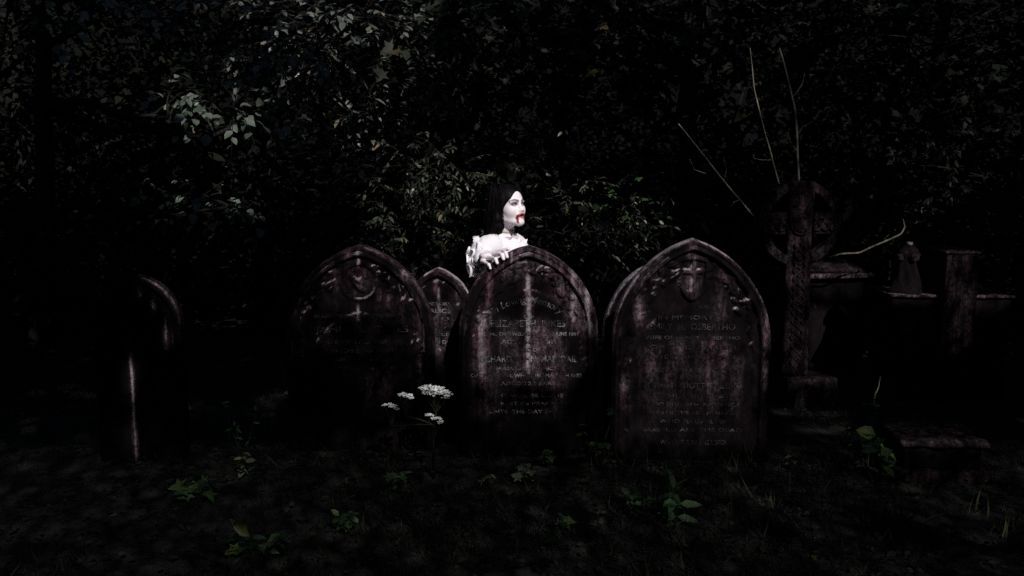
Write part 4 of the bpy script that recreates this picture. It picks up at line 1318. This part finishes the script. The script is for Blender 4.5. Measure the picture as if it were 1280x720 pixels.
def tree_in(x, y, h, r, seed, label):
    g = np.random.default_rng(seed)
    b = [((x, y, h * 0.80), (r * 1.5, r * 1.2, h * 0.22), 420), ((x, y, h * 0.50), (r, r, h * 0.25), 240), ((x + r * 0.5, y + 0.3, h * 0.28), (r * 0.8, r * 0.8, h * 0.22), 170)]
    tree('wood_tree', label, 'tree', (x, y, 0), b, M['leaf_far'], SIMPLE, 0.17, 10, 0.7, 0.16, GT, seed, h * 0.8, 0.2, 0.5, twig_on=False)
for k, (px_, Y, h, lab) in enumerate([(40, 11.5, 7.5, 'tall black tree at the far left edge of the wood'), (260, 12.5, 8, 'tall black tree behind the beech sprays'), (560, 13, 8.5, 'tall black tree straight behind the woman'),
                                      (850, 12, 8, 'tall black tree behind the bare stems'), (1100, 12.5, 8, 'tall black tree behind the pedestal tomb'), (1290, 11.5, 7.5, 'tall black tree at the far right edge of the wood')]):
    tree_in(at(px_, 300, Y)[0], Y, h, 2.1, 200 + k, lab)

# far wood: reads as one mass, a ring of leaves round the clearing
g = np.random.default_rng(31)
mb = MB()
n = 95000
th = g.uniform(0, 2 * np.pi, n)
rd = 14.5 + 4.5 * g.random(n) ** 0.7
zz = 10.5 * g.random(n) ** 0.9
x_, y_ = rd * np.sin(th), 4 + rd * np.cos(th)
back = np.cos(th) > 0.75
keep = fbm(x_ * 0.5, y_ * 0.5, zz * 0.6, 8, 3) > -0.55
P = np.stack([x_, y_, zz], 1)[keep]
D = unit(len(P), g) * [1, 1, 0.5] - [0, 0, 0.35]
put_leaves(mb, P, D, np.array([0, 0, 1.0]) + g.normal(size=(len(P), 3)) * 0.6, np.where(back[keep], 0.26, 0.55) * g.uniform(0.6, 1.3, len(P)), SIMPLE)
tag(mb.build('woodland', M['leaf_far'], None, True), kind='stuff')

# undergrowth closing the view between the graves and the wood
mb = MB()
n = 26000
P = np.stack([g.uniform(-7.5, 7.5, n), 6.9 + 4.5 * g.random(n), np.zeros(n)], 1)
P[:, 2] = 1.75 * g.random(n) ** 0.8 * (0.6 + 0.8 * np.abs(fbm(P[:, 0] * 0.8, P[:, 1] * 0.8, 0.0, 91, 2)) + 0.15 * (P[:, 1] - 6.9) / 4.5)
put_leaves(mb, P, unit(n, g) * [1, 1, 0.6] - [0, 0, 0.2], np.array([0, 0, 1.0]) + g.normal(size=(n, 3)) * 0.5, g.uniform(0.07, 0.15, n), OVAL)
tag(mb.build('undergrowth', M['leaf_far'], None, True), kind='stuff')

# unseen tree-shaped screen added to shape the sun: gaps placed to light chosen things
e1 = np.cross(SUN, [0, 0, 1.0]); e1 /= np.linalg.norm(e1); e2 = np.cross(e1, SUN)
ctr = np.array([0.2, 5.4, 1.3]) + SUN * 8.5
RES, EXT = 0.02, 8.0
NG = int(2 * EXT / RES)
TM = np.zeros((NG, NG), np.float32)
def sun2(P):
    d = np.asarray(P, float) - ctr
    return np.stack([d @ e1, d @ e2], -1)
def let(P, r, T):
    """let a share T of the sun through to the points P"""
    for c in np.atleast_2d(sun2(P)):
        i, j = (c + EXT) / RES
        k = int(r / RES) + 1
        i0, j0 = int(i) - k, int(j) - k
        if i0 < 0 or j0 < 0 or i0 + 2 * k >= NG or j0 + 2 * k >= NG:
            continue
        I, J = np.mgrid[i0:i0 + 2 * k + 1, j0:j0 + 2 * k + 1]
        m = np.hypot(I - i, J - j) * RES < r
        blk = TM[i0:i0 + 2 * k + 1, j0:j0 + 2 * k + 1]
        blk[m] = np.maximum(blk[m], T)
def let_px(px0, px1, py0, py1, Y, r, T, step=None):
    step = step or max(3.0, r / Y * FPX * 0.8)
    for a in np.arange(px0, px1 + 0.1, step):
        for b in np.arange(py0, py1 + 0.1, step):
            let(at(a, b, Y), r, T)
vis = np.concatenate([bv[bv[:, 2] > 0.98], gv[gv[:, 2] > 0.90], hv[hv[:, 2] > 1.15]])[::150]
let(vis, 0.060, 1.0)
def let_rim(S, T, r=0.045, a0=-1, a1=1, dy=0.05, inset=0.0):
    """along the pointed top of a headstone"""
    am = math.acos(S['c'] / (S['w'] + S['c']))
    for f in np.linspace(a0, a1, 40):
        a_ = am * (1 - abs(f)); rad = S['w'] + S['c'] - inset
        x_ = rad * math.cos(a_) - S['c']
        if x_ > 0:
            let(np.array([S['x0'] + math.copysign(x_, f), S['Y'] + dy, S['hs'] + rad * math.sin(a_)]), r, T)
g = np.random.default_rng(5)
def flecks(n, x0_, x1_, y0_, y1_, Y, r0, r1, T=1.0):
    for _ in range(n):
        let(at(g.uniform(x0_, x1_), g.uniform(y0_, y1_), Y + g.uniform(-0.3, 0.3)), g.uniform(r0, r1), T)
let_rim(S_b, 0.6, 0.04, -1.0, -0.1, 0.04); let_rim(S_r, 0.75); let_rim(S_c, 0.65); let_rim(S_l, 0.6, 0.045, -0.1, 1.0); let_rim(S_s, 0.75)
let_rim(S_f, 0.8, 0.03, 0.15, 0.9)
let_px(592, 738, 318, 470, 4.5, 0.05, 0.62)          # centre stone
let_px(592, 738, 470, 530, 4.5, 0.05, 0.16)
let_px(785, 955, 318, 420, 4.42, 0.05, 0.74)         # shield stone
let_px(785, 955, 420, 555, 4.42, 0.05, 0.55)
let_px(415, 525, 316, 385, 4.62, 0.05, 0.40)
let_px(362, 415, 330, 430, 4.62, 0.05, 0.14)
let_px(430, 525, 385, 500, 4.62, 0.05, 0.12)
let_px(515, 580, 342, 450, 4.78, 0.05, 0.55)
flecks(16, 950, 1052, 230, 335, 5.6, 0.03, 0.05, 0.8)
let_px(975, 1040, 245, 330, 5.6, 0.05, 0.18)
let_px(988, 1026, 340, 460, 5.6, 0.04, 0.25)
let_px(1000, 1055, 471, 475, 5.5, 0.03, 0.7)
let_px(970, 1050, 521, 525, 5.4, 0.03, 0.35)
let_px(965, 1025, 568, 572, 5.3, 0.03, 0.5)
let_px(1125, 1240, 550, 556, g0[1], 0.03, 0.45)
let_px(1030, 1095, 318, 346, 6.3, 0.05, 0.5)
let_px(1125, 1165, 303, 368, 5.7, 0.05, 0.85)
let_px(1192, 1206, 318, 430, 5.65, 0.03, 0.30)
let_px(1178, 1212, 315, 317, 5.65, 0.02, 0.5)
let_px(1215, 1262, 372, 380, 5.65, 0.04, 0.5)
let_px(165, 167, 465, 565, 4.5, 0.015, 0.9)
let_px(212, 220, 405, 428, 4.5, 0.02, 0.5)
let_px(525, 564, 484, 498, 4.2, 0.02, 0.72)          # hogweed
let_px(500, 514, 492, 497, 4.2, 0.02, 0.72)
let_px(484, 495, 504, 511, 4.2, 0.02, 0.72)
let_px(537, 549, 520, 526, 4.2, 0.02, 0.72)
let_px(190, 325, 105, 150, 6.5, 0.06, 0.95)
let_px(225, 320, 240, 262, 7.0, 0.05, 0.7)
flecks(34, 310, 520, 5, 115, 7.9, 0.08, 0.17)
flecks(10, 430, 520, 85, 115, 7.9, 0.06, 0.12)
flecks(22, 475, 605, 150, 320, 6.95, 0.05, 0.12)
flecks(10, 640, 720, 190, 310, 6.95, 0.04, 0.08)
flecks(12, 720, 830, 200, 315, 7.0, 0.05, 0.10)
flecks(26, 540, 820, 5, 60, 8.3, 0.06, 0.13, 0.7)
flecks(4, 620, 650, 75, 95, 8.2, 0.06, 0.08, 0.9)
flecks(12, 980, 1275, 15, 85, 8.4, 0.06, 0.12, 0.6)
flecks(12, 1180, 1280, 170, 235, 8.0, 0.06, 0.12, 0.6)
flecks(10, 1040, 1150, 130, 260, 8.2, 0.05, 0.09, 0.5)
flecks(3, 0, 30, 28, 40, 7.6, 0.05, 0.07)
let_px(850, 945, 150, 270, 6.05, 0.04, 0.13)
let_px(940, 1000, 70, 235, 6.0, 0.04, 0.24)        # bare stems
let_px(1050, 1130, 278, 316, 6.1, 0.03, 0.5)
for wx, wy, wt in [(252, 610, .30), (303, 585, .35), (303, 530, .25), (338, 680, .22), (300, 692, .25), (415, 662, .3), (450, 668, .3), (500, 605, .3), (603, 606, .4), (658, 602, .45), (682, 576, .3), (748, 545, .25),
                   (845, 642, .35), (800, 640, .3), (700, 662, .3), (1100, 565, .15), (1085, 510, .2), (985, 580, .4), (1125, 630, .35), (1212, 625, .35), (1165, 668, .3), (965, 625, .35), (520, 660, .25), (590, 684, .25)]:
    gd = min(on_ground(wx, max(wy, 590) + 12)[1], 4.25)
    let(at(wx, wy, gd), 0.06, wt * 0.55)
let(np.stack([np.tile(np.linspace(-3.2, 3.2, 60), 24), np.repeat(np.linspace(2.9, 4.6, 24), 60), np.zeros(1440)], 1), 0.07, 0.09)
let_px(650, 665, 595, 605, 3.9, 0.03, 0.4)
def tm(uv):
    ij = ((uv + EXT) / RES).astype(int).clip(0, NG - 1)
    return TM[ij[:, 0], ij[:, 1]]
def foot_max(mid, S, D2):
    out = np.zeros(len(mid))
    for a in (-0.5, -0.25, 0, 0.25, 0.5):
        for b in (-0.28, 0, 0.28):
            out = np.maximum(out, tm(mid + D2 * (S * a)[:, None] + np.stack([-D2[:, 1], D2[:, 0]], 1) * (S * b)[:, None]))
    return out
g = np.random.default_rng(77)
def screen_leaves(n, size, ru, rv, dep, keepfn):
    uv = g.uniform(-1, 1, (n, 2)) * [ru, rv]
    uv = uv[((uv / [ru, rv]) ** 2).sum(1) < 1]
    S = size * g.uniform(0.75, 1.3, len(uv))
    D = np.cross(SUN, unit(len(uv), g)); D /= np.linalg.norm(D, axis=1)[:, None]
    D2 = np.stack([D @ e1, D @ e2], 1)
    ok = keepfn(uv, S, D2, g.random(len(uv)))
    uv, S, D = uv[ok], S[ok], D[ok]
    P = ctr + e1 * uv[:, :1] + e2 * uv[:, 1:] + SUN * g.normal(size=(len(uv), 1)) * dep - D * S[:, None] * 0.5
    return P, D, S
SETS = [screen_leaves(52000, 0.21, 7.6, 5.4, 0.6, lambda uv, S, D2, r: foot_max(uv, S, D2) < 0.02)]
FS = 0.036
A = 0.34 * FS ** 2 * 1.05
def fine_keep(uv, S, D2, r):
    T = tm(uv)
    want = np.where(T > 0.01, -np.log(np.clip(T, 0.03, 1)), 3.2)
    k_ = np.nonzero(r < want / 3.5)[0]
    k_ = k_[foot_max(uv[k_], S[k_] * 2 + 0.22, D2[k_]) > 0.01]
    k_ = k_[foot_max(uv[k_], S[k_], D2[k_]) < 0.97]
    out = np.zeros(len(uv), bool); out[k_] = True
    return out
area = 4 * 7.6 * 5.4
SETS.append(screen_leaves(int(3.5 / A * area), FS, 7.6, 5.4, 0.3, fine_keep))
P, D, S = [np.concatenate(v) for v in zip(*SETS)]
T0 = np.array([8.6, -2.4, 0])
big = empty('beech_tree', T0, 0, 'added unseen leaf screen behind the viewer, its gaps shaping sun on the graves', 'tree', GT)  # no seen tree: sun screen added out of view
mb = MB()
put_leaves(mb, P - T0, D, SUN + g.normal(size=(len(P), 3)) * 0.25, S, tmpl_simple(0.34))
mb.build('crown', M['leaf_far'], big, True)  # leaves of the added unseen sun screen
mb = MB()
tp = limb(mb, (0, 0, -0.1), (0.2, -0.2, 8.0), 0.34, 0.12, g, 0.05, 12, 12)
for k in range(60):
    e_ = ctr + e1 * g.uniform(-6, 6) + e2 * g.uniform(-4.2, 4.2)
    s_ = tp[g.integers(4, 11)] + T0
    q_ = s_ + (e_ - s_) * np.linspace(0, 1, 60)[:, None]
    if max(foot_max(sun2(q_), np.full(60, 0.5), np.tile([1.0, 0], (60, 1)))) < 0.05:
        limb(mb, s_ - T0, e_ - T0, 0.08, 0.02, g, 0.02, 9, 6)
mb.build('trunk', M['bark'], big, True)

# ------------------------------------------------------------------ bare saplings and dead stems
def stem(name, label, cat, pts, r0, r1, mat, group=None, side=()):
    g = np.random.default_rng(int(pts[0][0]))
    P = np.array([at(*p) for p in pts])
    t = np.linspace(0, len(P) - 1, len(P) * 6)
    C = np.stack([np.interp(t, np.arange(len(P)), P[:, i]) for i in range(3)], 1)
    C[:, 0] += 0.006 * fbm(t * 1.5, t * 0, 0.0, int(pts[0][0]), 3)
    C[:, 2] += 0.004 * fbm(t * 1.5, t * 0, 4.0, int(pts[0][0]), 3)
    b = P[0].copy()
    mb = MB(); mb.tube(C - b, np.linspace(r0, r1, len(C)) * (1 + 0.15 * fbm(t * 4, t * 0, 2.0, 2, 2)), 7)
    o = mb.build(name, mat, None, True, loc=b)
    tag(o, label, cat, group)
    for s in side:
        Q = np.array([at(*p) for p in s]) - b
        m2 = MB(); m2.tube(Q, np.linspace(r1 * 1.1, r1 * 0.4, len(Q)), 5); m2.build('side_twig', mat, o, True)
    return o
GS = 'bare sapling stems by the ringed cross'
def gp(px, Y):
    d = ray(px, 500); py = 360
    return (px, 360 + FPX * (math.tan(math.atan(1.5 / Y) - PITCH)) , Y)
stem('bare_sapling', 'thin bare stem leaning well to the left of the ringed cross', 'sapling', [gp(1010, 6.1), (972, 310, 6.1), (945, 274, 6.1), (915, 238, 6.1), (880, 195, 6.1), (848, 155, 6.1)], 0.007, 0.003, M['twig'], GS,
     [[(882, 217, 6.1), (868, 212, 6.1), (862, 199, 6.1)], [(905, 228, 6.1), (908, 210, 6.1), (904, 196, 6.1)], [(925, 250, 6.1), (918, 252, 6.1), (910, 262, 6.1)]])
stem('bare_sapling', 'bare stem rising behind the left side of the cross ring', 'sapling', [gp(1006, 6.0), (990, 283, 6.0), (972, 225, 6.0), (957, 170, 6.0), (943, 112, 6.0), (938, 60, 6.0)], 0.007, 0.0035, M['twig'], GS,
     [[(964, 200, 6.0), (952, 200, 6.0), (943, 198, 6.0), (942, 194, 6.0)]])
stem('bare_sapling', 'thickest bare stem standing upright above the top of the cross', 'sapling', [gp(1004, 5.95), (1000, 280, 5.95), (998, 210, 5.95), (994, 140, 5.95), (984, 95, 5.95), (974, 60, 5.95)], 0.011, 0.005, M['twig_dark'], GS,
     [[(996, 170, 5.95), (1004, 158, 5.95), (1020, 150, 5.95)], [(997, 190, 5.95), (988, 178, 5.95), (985, 165, 5.95)], [(991, 122, 5.95), (1003, 105, 5.95), (1006, 92, 5.95)]])
stem('dead_twig', 'bent pale twig curling up above the pitched tomb cap', 'twig', [(1036, 322, 6.1), (1050, 318, 6.1), (1074, 316, 6.1), (1100, 304, 6.1), (1126, 293, 6.1), (1131, 284, 6.1), (1129, 274, 6.1)], 0.007, 0.005, M['twig'])
stem('dead_branch', 'thin dead branch slanting up through the leaves at the upper right', 'branch', [(1030, 45, 7.6), (1100, 30, 7.6), (1140, 20, 7.6), (1182, 2, 7.6)], 0.010, 0.005, M['twig_dark'], None,
     [[(1100, 30, 7.6), (1125, 22, 7.6), (1136, 2, 7.6)]])
stem('dead_branch', 'short level dead branch below the slanting one at the upper right', 'branch', [(1052, 50, 7.5), (1090, 42, 7.5), (1134, 46, 7.5)], 0.008, 0.004, M['twig_dark'])
stem('grass_stalk', 'single pale dry stalk standing before the pedestal tomb', 'stalk', [(1092, 503, 4.6), (1096, 488, 4.6), (1101, 471, 4.6)], 0.004, 0.002, M['twig'])

# ------------------------------------------------------------------ hogweed in flower
hb = on_ground(540, 600); hb = np.array([at(540, 400, 4.2)[0], 4.2, 0.0])
hog = empty('hogweed', hb, 0, 'white-flowered hogweed between the roundel headstone and the centre one', 'flowering plant')
g = np.random.default_rng(9)
mb = MB()
def umbel(px, py, wpx, dens, flat=0.35, tilt=0.25):
    c = at(px, py, 4.2) - hb
    r = wpx / 2 / FPX * 4.2
    nd = c - np.array([0, 0, 0.10])
    mb_f = MB()
    k = int(dens)
    for i in range(k):
        a = i * 2.4; q = math.sqrt((i + 0.5) / k)
        p = c + np.array([r * q * math.cos(a), r * q * math.sin(a) * 0.8, r * flat * (1 - q * q) - tilt * r * q * math.cos(a)])
        mb.tube([nd, nd * 0.4 + p * 0.6 - [0, 0, 0.01], p], [0.0022, 0.0015, 0.001], 4, False)
        m = 36
        u = unit(m, g) * [1, 1, 0.35] * r * 0.27 * g.random((m, 1)) ** 0.4
        Pq = p + u
        put_leaves(mb_f, Pq, unit(m, g) * [1, 1, 0.15], np.array([0, -0.2, 1.0]) + g.normal(size=(m, 3)) * 0.35, np.full(m, 0.011) * g.uniform(0.7, 1.3, m), tmpl_oval(0.42, 0.03, 0.05))
    mb_f.build('flower_head', M['floret'], hog, True)
    return nd
nodes = [umbel(545, 491, 40, 21), umbel(507, 495, 18, 6, 0.25), umbel(489, 508, 17, 6, 0.25), umbel(543, 523, 22, 7, 0.2, 0.5)]
for i, nd in enumerate(nodes):
    j = np.array([0.0, 0, 0.28])
    mb.tube([[0, 0, 0], j, (j + nd) / 2 + [0, 0.01, 0.0], nd], [0.008, 0.006, 0.005, 0.003], 6)
mb.build('stem', M['stem'], hog, True)

# ------------------------------------------------------------------ ground cover
g = np.random.default_rng(41)
mb = MB()
n = 26000
P = np.stack([g.uniform(-6, 6, n), 2.2 + 6.0 * g.random(n) ** 1.2, np.zeros(n)], 1)
P = P[fbm(P[:, 0] * 1.6, P[:, 1] * 1.6, 0.0, 44, 3) > -0.16]
P[:, 2] = ground_z(P[:, 0], P[:, 1]) + 0.008 + g.uniform(0.0, 0.05, len(P)) ** 1.2
put_leaves(mb, P, unit(len(P), g) * [1, 1, 0.25], np.array([0, 0, 1.0]) + g.normal(size=(len(P), 3)) * 0.45, g.uniform(0.018, 0.045, len(P)), OVAL)
tag(mb.build('ground_ivy', M['leaf_floor'], None, True), kind='stuff')
mb = MB()
n = 42000
P = np.stack([g.uniform(-5, 5, n), 2.2 + 5.0 * g.random(n) ** 1.2, np.zeros(n)], 1)
d_ = fbm(P[:, 0] * 1.4, P[:, 1] * 1.4, 0.0, 47, 3)
d_ += 0.25 * np.exp(-((P[:, 1] - 4.36) / 0.10) ** 2)          # longer growth left uncut along the feet of the stones
P = P[d_ > 0.0]; d_ = d_[d_ > 0.0]
P[:, 2] = ground_z(P[:, 0], P[:, 1]) - 0.01
L_ = g.uniform(0.03, 0.085, len(P)) * (1 + 1.3 * np.clip(d_, 0, 0.5))
put_leaves(mb, P, np.array([0, 0, 1.0]) + g.normal(size=(len(P), 3)) * 0.5, unit(len(P), g), L_, BLADE)
tag(mb.build('grass', M['grass'], None, True), kind='stuff')


def weed(name, label, px, py, kind, h, n, mat, seed, group='weeds in the grass before the graves', lsize=0.06):
    g = np.random.default_rng(seed)
    b = on_ground(px, py)
    root = empty(name, b, 0, label, 'weed' if kind != 'grass' else 'grass tuft', group)
    st, lv = MB(), MB()
    if kind == 'grass':
        d = np.array([0, 0, 1.0]) + g.normal(size=(n, 3)) * 0.32
        put_leaves(lv, g.normal(size=(n, 3)) * [0.05, 0.04, 0] - [0, 0, 0.01], d, unit(n, g), h * g.uniform(0.5, 1.2, n), BLADE)
        lv.build('blades', mat, root, True)
        return root
    tm = {'lobed': LOBED, 'oval': OVAL, 'slim': SLIM, 'wide': tmpl_oval(0.42, 0.05, 0.12)}[kind]
    ns = max(2, n // 6)
    for s in range(ns):
        a = g.uniform(0, 6.28); sp_ = g.uniform(0.2, 0.8)
        tip = np.array([math.cos(a) * sp_ * h * 0.8, math.sin(a) * sp_ * h * 0.6, h * g.uniform(0.7, 1.1)])
        t = np.linspace(0, 1, 6)[:, None]
        C = tip * np.concatenate([t ** 1.3, t ** 1.3, t], 1)
        st.tube(C, np.linspace(0.0035, 0.0015, 6), 4, False)
        k = max(2, n // ns)
        tt = g.uniform(0.35, 1.0, k); tt[0] = 1
        Pq = np.stack([np.interp(tt, t[:, 0], C[:, i]) for i in range(3)], 1)
        D = unit(k, g) * [1, 1, 0.4] + [0, -0.2, 0]
        put_leaves(lv, Pq, D, np.array([0, -0.25, 1.0]) + g.normal(size=(k, 3)) * 0.35, lsize * g.uniform(0.6, 1.2, k), tm)
    st.build('stem', M['stem'], root, True)
    lv.build('leaves', mat, root, True)
    return root
W, WP = M['leaf_weed'], M['leaf_weed_pale']
weed('woodland_weed', 'lobed-leaved weed in the open grass left of the roundel headstone', 252, 630, 'lobed', 0.12, 12, W, 1, lsize=0.075)
weed('woodland_weed', 'taller yellowish weed at the foot of the roundel headstone, on its left', 303, 600, 'oval', 0.12, 14, WP, 2, lsize=0.05)
weed('woodland_weed', 'thin yellow-flecked weed rising left of the roundel headstone', 305, 590, 'slim', 0.36, 18, W, 3, lsize=0.05)
weed('woodland_weed', 'weed with long drooping dark leaves at the very front', 338, 706, 'slim', 0.13, 12, W, 4, lsize=0.09)
weed('woodland_weed', 'low green weed just left of the long drooping leaves', 300, 698, 'lobed', 0.07, 10, W, 5, lsize=0.06)
weed('woodland_weed', 'spreading mat of little green leaves, front left of the hogweed', 432, 672, 'oval', 0.09, 46, W, 6, lsize=0.04)
weed('woodland_weed', 'dark three-pointed weed below the hogweed', 500, 618, 'lobed', 0.10, 16, W, 7, lsize=0.055)
weed('woodland_weed', 'pale star-leaved weed before the centre headstone', 658, 612, 'lobed', 0.09, 10, WP, 8, lsize=0.065)
weed('woodland_weed', 'small yellowish sprig before the left side of the centre headstone', 603, 614, 'slim', 0.07, 10, WP, 9, lsize=0.045)
weed('woodland_weed', 'small green sprig against the foot of the centre headstone', 682, 588, 'lobed', 0.09, 12, W, 10, lsize=0.05)
weed('woodland_weed', 'upright weed in the gap between the centre and the shield headstones', 748, 590, 'oval', 0.30, 26, W, 11, lsize=0.05)
weed('woodland_weed', 'long-leaved bright green weed in front of the shield headstone', 845, 656, 'slim', 0.14, 18, W, 12, lsize=0.085)
weed('woodland_weed', 'low sprawling weed on the left of the bright long-leaved one', 795, 650, 'oval', 0.10, 26, W, 13, lsize=0.05)
weed('woodland_weed', 'ground-hugging weed mid-front, below the pale star-leaved one', 700, 668, 'lobed', 0.07, 16, W, 14, lsize=0.05)
weed('woodland_weed', 'tall weed with one broad round leaf left of the flat grave slab', 1100, 600, 'wide', 0.22, 10, W, 15, lsize=0.10)
weed('woodland_weed', 'leafy climbing weed higher up, beside the pedestal tomb', 1085, 585, 'wide', 0.36, 14, W, 16, lsize=0.07)
weed('woodland_weed', 'pale sprig at the bottom step of the ringed cross', 985, 590, 'slim', 0.08, 10, WP, 17, lsize=0.045)
for i, (px_, py_, h, n, lab) in enumerate([(1125, 650, 0.16, 14, 'tuft of tall thin blades at the near left corner of the flat grave slab'), (1212, 640, 0.14, 9, 'few upright blades before the middle of the flat grave slab'),
                                           (1262, 665, 0.14, 30, 'thick grass tuft at the right edge of the ground'), (1165, 672, 0.07, 40, 'short matted grass in front of the flat grave slab'),
                                           (965, 632, 0.08, 22, 'pale grass tuft in front of the ringed cross'), (930, 590, 0.12, 8, 'thin blades against the right foot of the shield headstone'),
                                           (520, 668, 0.07, 30, 'short grass tuft in front of the hogweed'), (590, 690, 0.07, 26, 'short grass tuft lowest in the middle of the ground')]):
    weed('grass_tuft', lab, px_, py_, 'grass', h, n, M['grass_pale'], 60 + i, 'grass tufts round the graves')
